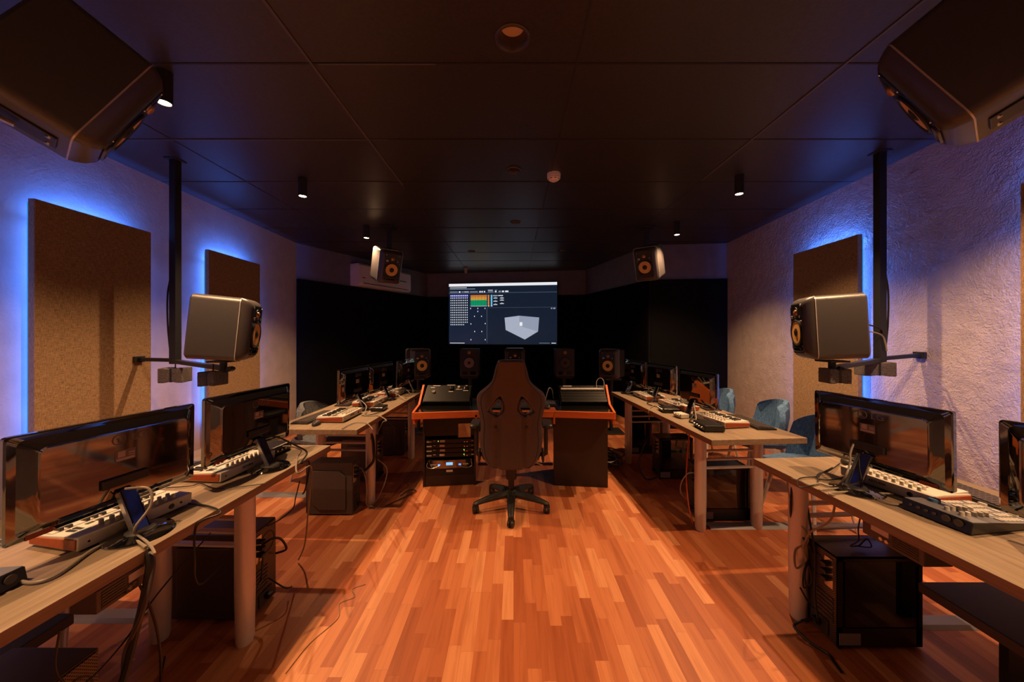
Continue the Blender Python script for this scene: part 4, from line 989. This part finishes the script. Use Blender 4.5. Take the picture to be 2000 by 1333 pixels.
b.box((LL_ / 2, .40, .36), (LL_ - .04, .015, .72)); b.box((LL_ / 2, .20, .052), (LL_ - .04, .40, .10)); b.box((LL_ / 2, .21, .708), (LL_ - .04, .40, .02))
xf(b.build('left_pedestal', M['cab'], cs), ML)
xf(MB().box((LL_ / 2, .008, .59), (LL_ - .04, .012, .20)).build('blank_panel', M['rack'], cs), ML)
xf(MB().box((LL_ / 2, .008, .115), (LL_ - .04, .012, .14)).build('blank_panel', M['rack'], cs), ML)
xf(MB().box((.255, .0, .105 + .04), (.062, .004, .020)).build('sticker', M['label'], cs), ML)
xf(MB().box((LR_ / 2, .20, .36), (LR_, .42, .72)).build('right_pedestal', M['cab'], cs, bevel=.003), MRt)
MB().bar((*C(-.36, 3.60), .16), (*C(.40, 3.60), .16), .03, .02).build('foot_rail', M['dark_steel'], cs)
for x in (-.345, .375):
    MB().box((*C(x, 3.34), .700), (.016, .18, .085)).build('drawer_bracket', M['orange'], cs)
MB().box((*C(.015, 3.36), .665), (.66, .22, .016)).build('keyboard_shelf', M['orange'] if False else M['cab'], cs)
def slope_rack(x0, x1, ya, za, yb, zb, nm, n):
    b = MB(); d = Vector((0, yb - ya, zb - za)); L = d.length
    a = math.atan2(zb - za, yb - ya); RT = Matrix.Rotation(a, 3, 'X')
    b.box(((x0 + x1) / 2, (ya + yb) / 2 + .02 - 3.2, (za + zb) / 2 - .03), (x1 - x0, L, .05), RT)
    o = b.build(nm, M['rack'], cs)
    for k in range(n):
        t = (k + .5) / n; c = Vector(((x0 + x1) / 2, ya + d.y * t - 3.2, za + d.z * t))
        pn = MB().box(c, (x1 - x0 - .01, L / n - .003, .006), RT).build('rack_panel', M['rack'], o, bevel=.001)
        if n > 1:
            sc_ = MB()
            for sx in (-1, 1): sc_.lathe([(0, 0), (.004, 0), (.004, .003), (0, .003)], 8, c + Vector((sx * ((x1 - x0) / 2 - .015), 0, .003)), RT)
            sc_.build('screw', M['steel'], pn)
    bx = MB().prism([(yb - 3.2 + .0, .775), (yb - 3.2 + .03, .775), (yb - 3.2 + .03, zb - .01), (yb - 3.2, zb - .02)], x0, x1, 'x'); bx.build('rack_back', M['rack'], o)
    return o, RT, d
RL, RTL, dL = slope_rack(-.905, -.432, 3.49, .812, 3.70, .945, 'left_rack', 6)
RRr, RTR, dR = slope_rack(.472, .945, 3.49, .812, 3.70, .945, 'right_rack', 6)
def on_rack(x, t, h=.006): return Vector((x, 3.49 + dL.y * t - 3.2, .812 + dL.z * t + h))
# gear in the left rack
gl = empty('rack_effects_unit', 'black effects units with switches and white marks, left console rack', 'rack unit', (0, 3.2, 0))
b = MB()
for x, t, w_ in ((-.80, .92, .075), (-.835, .80, .045), (-.65, .96, .085), (-.64, .56, .045), (-.56, .70, .065), (-.49, .62, .05), (-.49, .93, .02), (-.64, .86, .014)): b.box(on_rack(x, t, .010), (w_, .009, .003), RTL)
b.build('legend', M['label'], gl)
for x in (-.64, -.49): MB().box(on_rack(x, .76, .014), (.035, .05, .014), RTL).build('switch', M['pc_b'], gl, bevel=.002)
MB().lathe([(.014, 0), (.019, 0), (.017, .008), (.012, .008)], 18, on_rack(-.815, .55, .010), RTL).build('dial', M['steel'], gl)
MB().lathe([(0, 0), (.014, 0), (.012, .016), (0, .017)], 18, on_rack(-.565, .80, .010), RTL).build('dial', M['label'], gl)
MB().box(on_rack(-.668, .5, .005), (.46, .24, .004), RTL).build('faceplate', M['rack'], gl)
gr = empty('patch_bay', 'patch bay row with bright sockets in the right console rack', 'rack unit', (0, 3.2, 0))
MB().box(on_rack(.708, .78, .006), (.455, .07, .006), RTL).build('faceplate', M['rack'], gr)
MB().box(on_rack(.71, .74, .010), (.44, .020, .003), RTL).build('legend_strip', M['label'], gr)
MB().box(on_rack(.56, .90, .010), (.09, .012, .003), RTL).build('legend_strip', M['label'], gr)
for row, t in enumerate((.82, .66)):
    b = MB()
    for k in range(20): b.lathe([(.002, 0), (.0055, 0), (.005, .004), (.002, .004)], 9, on_rack(.50 + k * .0215, t, .009), RTL)
    b.build('socket_row', M['steel'], gr)
rc = empty('patch_cable', 'short pale patch cable looping over the right console rack', 'cable', (0, 3.2, 0)); 
MB().tube(smooth_path([on_rack(.86, .80, .01), on_rack(.87, .98, .05), on_rack(.91, 1.05, .07), on_rack(.94, .90, .06), on_rack(.925, .62, .01)]), .004).build('lead', M['cable_w'], rc)
# things standing in the pedestals
def in_ped(name, label, cat, z, grp=None):
    o = empty(name, label, cat, (-.88, 3.432, z), angL, grp); return o
for k, (z, nm) in enumerate(((.432, 'topmost of four rack units in the left pedestal'), (.387, 'second of four rack units in the left pedestal'), (.342, 'third of four rack units in the left pedestal'), (.297, 'lowest of four rack units, just above the power amplifier gap'))):
    u = in_ped('rack_unit', nm, 'rack unit', z, 'thin rack units in the left pedestal')
    MB().box((LL_ / 2, .18, 0), (LL_ - .05, .34, .040)).build('chassis', M['rack'], u, bevel=.002)
    MB().box((.058, .007, .0), (.048, .004, .009)).build('legend', M['label'], u); MB().box((.108, .007, .008), (.022, .004, .006)).build('legend', M['label'], u)
    MB().box((.186 - (k % 2) * .004, .007, .004), (.048, .004, .020)).build('label_plate', M['label'], u)
    MB().box((.478, .007, .0), (.024, .004, .007)).build('legend', M['label'], u)
    if k in (0, 2, 3): MB().lathe([(0, 0), (.004, 0), (.003, .003), (0, .003)], 8, ((.145 if k == 0 else .395), .008, .004), RX90).build('indicator', M['green'], u)
    for x in (.40, .425): MB().lathe([(0, 0), (.007, 0), (.006, .008), (0, .009)], 12, (x, .008, -.006), RX90).build('dial', M['steel'], u)
am = in_ped('power_amplifier', 'power amplifier with blue display and lit handles at the pedestal foot', 'amplifier', .215)
b = MB(); b.box((LL_ / 2, .20, 0), (LL_ - .05, .34, .085)); b.build('chassis', M['rack'], am, bevel=.004)
MB().prism([(.03, .02), (.10, -.008), (.20, -.012), (.31, -.012), (.41, -.008), (LL_ - .03, .02), (LL_ - .03, .03), (.03, .03)], -.042, .042).build('faceplate', M['gloss'], am, bevel=.004)
MB().box((.255, -.014, .005), (.064, .004, .026)).build('display', M['lcd'], am)
for s, x in ((1, .10), (-1, .41)):
    MB().tube(smooth_path([(x - s * .055, -.002, .02), (x - s * .06, -.012, -.02), (x - s * .01, -.018, -.034), (x + s * .06, -.016, -.012)]), .004).build('handle', M['steel'], am)
    MB().box((x + s * .055, -.014, -.004), (.022, .004, .012)).build('blue_light', M['led_b'], am); MB().box((x, -.012, -.002), (.055, .004, .006)).build('strip', M['label_r'] if False else M['label'], am)
pf = in_ped('framed_plate', 'small reddish glass plate at the top right of the left pedestal', 'plate', .54)
MB().box((.40, .0, .0), (.13, .006, .145)).build('frame', M['pc'], pf, bevel=.002); MB().box((.40, -.004, .0), (.118, .003, .133)).build('glass', M['gloss'], pf); MB().box((.405, -.007, -.035), (.014, .003, .05)).build('printed_figure', M['label'], pf)
r = empty('desk_mat', 'small wooden-looking mat on the console under the mouse', 'mat', (.32, 3.345, .7752)); MB().box((0, 0, .0025), (.15, .13, .004)).build('mat', M['cheek'], r)
r = empty('control_pad', 'flat dark controller standing on the console right of the chair', 'control surface', (.33, 3.56, .7752)); MB().box((0, 0, .015), (.17, .20, .025)).build('case', M['soft'], r, bevel=.004)
b = MB()
for i in range(6): b.box((-.06 + i * .024, .05, .029), (.014, .05, .003))
b.build('fader_slots', M['matte'], r)

# ------------------------------------------------------------------ cables
def cable(pts, rad, m, label, grp='loose cables around the desks', n=8, cat='cable', name='cable'):
    b = MB().tube(smooth_path(pts, n), rad, 7); return tag(b.build(name, M[m]), label, cat, grp)
def drop(px, py, Y): return at(px, py, Y)
zc_ = DZ + .008
V = Vector
cable([(-1.43, 1.30, .925), (-1.37, 1.325, .915), (-1.345, 1.31, .86), (-1.36, 1.27, .80), gp(268, 1045, zc_ + .01), gp(290, 1062, zc_), gp(302, 1082, zc_), (-1.262, 1.222, .73), (-1.255, 1.20, .62)], .0045, 'cable_w', 'pale cable from the nearest left monitor curling over the desk edge')
cable([(-1.268, 1.225, .745), (-1.252, 1.215, .70), (-1.255, 1.20, .60), (-1.27, 1.19, .50), (-1.265, 1.14, .36), (-1.27, 1.06, .22), (-1.29, .98, .10), (-1.33, .93, .02)], .011, 'cable', 'thick black cable bundle dropping from the near left desk to the floor')
cable([gp(-30, 1124, zc_), gp(12, 1121, zc_ + .01), gp(45, 1137, zc_), gp(80, 1136, zc_), gp(120, 1118, zc_), gp(180, 1075, zc_), gp(225, 1056, zc_), gp(262, 1056, zc_), gp(285, 1070, zc_)], .005, 'cable_w', 'pale cable snaking along the front of the near left desk')
cable([(-1.275, 1.235, .748), (-1.245, 1.22, .69), (-1.24, 1.18, .56), (-1.285, 1.17, .44), (-1.25, 1.12, .32), (-1.285, 1.04, .20), (-1.31, .95, .08), (-1.36, .92, .015)], .007, 'pc', 'grey cable twisting along the thick bundle at the near left desk')
cable([gp(345, 981, .775), gp(365, 984, zc_), gp(405, 989, zc_), gp(430, 1003, zc_), (-1.255, 1.40, .735), (-1.245, 1.38, .60), (-1.26, 1.40, .52), (-1.30, 1.48, .45), (-1.36, 1.66, .42)], .004, 'cable', 'black lead from the controller keyboard over the near left desk edge')
cable([(-1.30, 1.20, .70), (-1.27, 1.24, .52), (-1.26, 1.26, .36), (-1.30, 1.30, .16), (-1.36, 1.36, .02), (-1.50, 1.50, .012), (-1.60, 1.62, .012)], .004, 'cable', 'black lead looping down behind the near left desk leg')
cable([(-1.31, 1.02, .64), (-1.32, 1.02, .52), (-1.30, 1.06, .44), (-1.29, 1.16, .47), (-1.30, 1.30, .55), (-1.33, 1.55, .62)], .003, 'cable', 'thin lead hanging in a bow under the near left desk')
cable([(-1.33, 1.76, .55), (-1.29, 1.74, .45), (-1.285, 1.70, .32), (-1.29, 1.76, .22), (-1.33, 1.86, .20), (-1.345, 1.90, .34)], .005, 'cable', 'black lead hanging around the leg of the near left desk')
cable([(-1.345, 1.86, .36), (-1.29, 1.88, .40), (-1.27, 1.93, .37), (-1.28, 1.99, .28), (-1.345, 2.0, .25)], .006, 'cable', 'black looped lead at the back of the tower behind the near left desk leg')
cable([(-1.34, 1.93, .16), (-1.26, 1.94, .10), (-1.24, 1.97, .08), (-1.27, 2.02, .05)], .004, 'cable', 'black lead end poking out low behind the near left tower')
cable([(-1.44, 1.99, .92), (-1.36, 2.03, .90), (-1.28, 2.07, .84), (-1.24, 2.12, .78), gp(588, 905, zc_), (-1.215, 2.10, .73), (-1.21, 2.06, .60), (-1.24, 2.08, .55)], .005, 'cable', 'black lead arching from the second left monitor over the desk end')
cable([(-1.34, 2.05, .84), (-1.30, 2.06, .835), (-1.265, 2.10, .80), gp(580, 897, zc_ + .01), gp(581, 925, zc_), (-1.21, 2.11, .70), (-1.215, 2.11, .56), (-1.25, 2.15, .40), (-1.33, 2.25, .15), (-1.40, 2.30, .02)], .0045, 'cable_w', 'pale cable arching over the far end of the near left desk')
cable([(-1.21, 2.0, .66), (-1.22, 1.98, .58), (-1.25, 1.99, .50), (-1.34, 1.95, .44), (-1.50, 1.92, .40), (-1.75, 1.95, .38)], .003, 'cable', 'thin lead swinging back beneath the near left desk')
cable([gp(300, 955, zc_ + .0), gp(370, 950, zc_), gp(392, 945, zc_), gp(430, 955, zc_), gp(520, 945, zc_)], .0025, 'cable', 'thin lead lying on the near left desk below the second monitor')
# far left desk
cable([(-1.50, 3.42, .86), (-1.40, 3.36, .80), gp(712, 812, zc_), gp(738, 812, zc_), gp(755, 822, zc_ - .005), (-1.165, 3.15, .70), (-1.20, 3.12, .62)], .0045, 'cable_w', 'pale thick cable curving over the far left desk edge')
cable([gp(668, 838, zc_), gp(690, 827, zc_), gp(715, 827, zc_), gp(728, 840, zc_ - .01), (-1.19, 2.95, .66), (-1.20, 2.96, .60)], .0035, 'cable_w', 'thin pale lead from the mouse over the far left desk edge')
cable([(-1.30, 3.09, .70), (-1.22, 3.05, .60), (-1.195, 3.02, .48), (-1.20, 3.02, .40), (-1.26, 3.0, .33), (-1.31, 2.97, .33)], .012, 'cable', 'black cable bundle wrapped round the front leg of the far left desk')
cable([(-1.315, 2.95, .39), (-1.24, 2.92, .35), (-1.22, 2.94, .20), (-1.24, 2.98, .05), (-1.20, 3.02, .012)], .0045, 'cable_w', 'pale cable from the grey tower down to the floor')
cable([(-1.20, 3.12, .38), (-1.12, 3.12, .30), (-1.13, 3.10, .18), (-1.18, 3.06, .06), (-1.22, 3.04, .012)], .005, 'cable_w', 'pale cable bowing out beside the front leg of the far left desk')
cable([(-1.26, 3.30, .72), (-1.14, 3.35, .60), (-1.16, 3.42, .45), (-1.20, 3.5, .35), (-1.30, 3.6, .30)], .004, 'cable', 'black lead hanging below the middle of the far left desk')
cable([(-1.24, 3.01, .012), (-1.12, 3.0, .012), (-1.05, 3.10, .012), (-.98, 3.2, .012), (-.92, 3.32, .012), (-.98, 3.34, .012), (-1.03, 3.22, .012)], .004, 'cable', 'black lead lying on the floor between the left desk and the console')
cable([(-1.45, 4.05, .84), (-1.30, 4.0, .79), (-1.22, 3.92, zc_), (-1.18, 3.9, .74), (-1.165, 3.88, .64)], .004, 'cable_w', 'pale lead from the middle far left monitor over the desk edge')
cable([(-1.40, 3.62, .79), (-1.28, 3.55, zc_), (-1.25, 3.35, zc_), (-1.28, 3.2, zc_), (-1.36, 3.16, zc_)], .004, 'cable', 'black lead coiling behind the first far left monitor stand')
cable([(-1.30, 4.3, .80), (-1.22, 4.2, zc_), (-1.25, 4.05, zc_), (-1.20, 3.98, zc_)], .004, 'cable_w', 'pale lead near the far end of the far left desk')
# near right desk
cable([at(1667, 868, 1.74), at(1661, 885, 1.72), at(1660, 905, 1.70), at(1652, 930, 1.68), gp(1638, 948, zc_), gp(1620, 950, zc_), gp(1600, 945, zc_), gp(1580, 948, zc_), gp(1562, 940, zc_), (1.46, 1.88, .72), (1.462, 1.87, .64)], .0045, 'cable_w', 'pale cable dropping from the big near right monitor to the desk')
cable([at(1697, 880, 1.70), at(1699, 900, 1.68), at(1692, 925, 1.66), gp(1678, 945, zc_), gp(1655, 953, zc_), gp(1630, 950, zc_)], .005, 'cable_w', 'second pale cable curling behind the near right monitor stand')
cable([gp(1745, 965, zc_ + .01), gp(1710, 964, zc_), gp(1670, 962, zc_), gp(1640, 962, zc_), gp(1620, 965, zc_), (1.475, 1.62, .74), (1.465, 1.63, .64), (1.47, 1.70, .56), (1.475, 1.76, .50), (1.47, 1.80, .40)], .0045, 'cable_w', 'pale cable from the controller keyboard over the near right desk edge')
cable([gp(1785, 984, zc_ + .012), gp(1750, 986, zc_), gp(1725, 980, zc_), gp(1690, 966, zc_), gp(1640, 955, zc_), gp(1600, 958, zc_)], .004, 'cable_w', 'pale jack lead plugged into the near right control surface')
cable([gp(1640, 906, zc_), gp(1620, 920, zc_ + .01), gp(1600, 925, zc_), gp(1597, 935, zc_), gp(1620, 938, zc_), gp(1650, 932, zc_)], .003, 'cable', 'thin black lead looping on the near right desk')
cable([gp(1626, 914, zc_ + .03), gp(1600, 928, zc_ + .01), gp(1595, 945, zc_), gp(1562, 952, zc_), gp(1562, 935, zc_), gp(1600, 932, zc_)], .003, 'cable', 'thin black lead bunched at the near right desk corner')
cable([(1.47, 1.86, .72), (1.452, 1.85, .60), (1.47, 1.86, .50), (1.50, 1.80, .42), (1.52, 1.80, .38)], .006, 'cable', 'black lead hanging beside the near right desk leg')
cable([(1.53, 1.86, .70), (1.515, 1.80, .50), (1.52, 1.78, .38), (1.50, 1.76, .20), (1.49, 1.73, .10), (1.505, 1.74, .06)], .005, 'cable', 'black lead running down in front of the near right desk leg')
cable([(1.462, 1.87, .64), (1.47, 1.84, .54), (1.50, 1.80, .46), (1.47, 1.79, .40), (1.49, 1.80, .34), (1.44, 1.80, .30), (1.46, 1.83, .37), (1.50, 1.81, .42)], .005, 'cable_w', 'pale cable tied in loops on the near right desk leg')
cable([(1.50, 1.80, .34), (1.46, 1.78, .28), (1.48, 1.80, .20), (1.51, 1.79, .24), (1.50, 1.80, .32), (1.475, 1.79, .26), (1.49, 1.78, .14), (1.46, 1.80, .20)], .004, 'cable', 'black lead knotted low on the near right desk leg')
cable([(1.51, 1.77, .07), (1.43, 1.77, .05), (1.40, 1.76, .03), (1.42, 1.70, .012), (1.46, 1.64, .008), (1.45, 1.60, .008), (1.44, 1.55, .008)], .006, 'cable', 'black power lead trailing from the nearest right tower onto the floor')
cable([(1.60, 1.62, .70), (1.62, 1.66, .58), (1.66, 1.70, .50), (1.64, 1.72, .46), (1.70, 1.74, .45), (1.76, 1.76, .47), (1.74, 1.72, .455), (1.68, 1.74, .45)], .003, 'cable', 'thin lead piled on top of the nearest right tower')
# far right desk
cable([(1.60, 3.12, .90), (1.56, 3.06, .80), (1.50, 3.0, zc_), (1.47, 2.94, zc_), (1.50, 2.88, zc_), (1.54, 2.86, .775)], .006, 'cable', 'black cables looping behind the first far right monitor stand')
cable([(1.58, 3.10, .88), (1.55, 3.0, .78), (1.52, 2.95, zc_), (1.56, 2.92, zc_), (1.60, 3.0, zc_)], .005, 'cable_w', 'pale cable coiled at the first far right monitor stand')
cable([(1.44, 3.6, zc_), (1.36, 3.50, zc_), (1.31, 3.42, .745), (1.305, 3.40, .66)], .004, 'cable_w', 'pale lead crossing the edge of the far right desk')
cable([(1.42, 2.85, .70), (1.38, 2.80, .55), (1.36, 2.78, .35), (1.36, 2.74, .15), (1.38, 2.72, .03)], .005, 'cable_r', 'reddish cable hanging beside the front leg of the far right desk')
cable([(1.40, 2.72, .42), (1.33, 2.70, .42), (1.30, 2.74, .33), (1.33, 2.80, .22), (1.40, 2.82, .15)], .0045, 'cable_w', 'pale cable bowing behind the front leg of the far right desk')
cable([(1.39, 3.66, .40), (1.32, 3.62, .30), (1.28, 3.60, .15), (1.33, 3.55, .03), (1.45, 3.58, .03)], .008, 'cable', 'black lead looping from the tower under the middle of the far right desk')
cable([(1.60, 3.9, .85), (1.50, 3.8, zc_), (1.42, 3.75, zc_), (1.40, 3.62, zc_), (1.45, 3.5, zc_)], .004, 'cable', 'black lead behind the middle far right monitor')
cable([(2.42, 2.60, 1.58), (2.66, 2.66, 1.56), (2.76, 2.66, 1.53), (2.79, 2.67, 1.50)], .006, 'cable', 'upper black lead from the right hanging speaker to its pole')
cable([(2.42, 2.60, 1.51), (2.66, 2.66, 1.51), (2.77, 2.66, 1.48), (2.80, 2.66, 1.42), (2.81, 2.66, 1.36)], .005, 'cable_w', 'lower pale lead from the right hanging speaker to its pole')
for i in range(9):
    a = random.uniform(0, 6); cx_, cy_ = 1.08 + random.uniform(-.05, .09), 4.0 + random.uniform(-.15, .2)
    pts = [(cx_ + .13 * math.cos(a + t * 1.5) * random.uniform(.7, 1.1), cy_ + .25 * math.sin(a + t * 1.5) * random.uniform(.7, 1.1), .012 + .012 * i + .02 * math.sin(t * 2 + i) ** 2) for t in range(6)]
    cable(pts, .007, 'cable_w' if i % 3 == 1 else 'cable', 'coiled floor cable in the heap right of the console desk', 'cable heap right of the console')
cable([(.42, 3.72, .80), (.40, 3.68, .90), (.36, 3.60, .93), (.32, 3.56, .82)], .005, 'cable_w', 'pale cable arching right of the gaming chair back')
for s, pts in ((-1, [(-.93, 2.05, .001)]),):
    cable([(-1.00, 1.55, .003), (-.98, 1.70, .003), (-.92, 1.85, .003), (-.96, 1.95, .003), (-.90, 2.0, .003), (-.94, 2.06, .003), (-.88, 2.10, .003)], (.0016), 'desk_e', 'hair-thin lead on the floor at the left edge of the aisle')
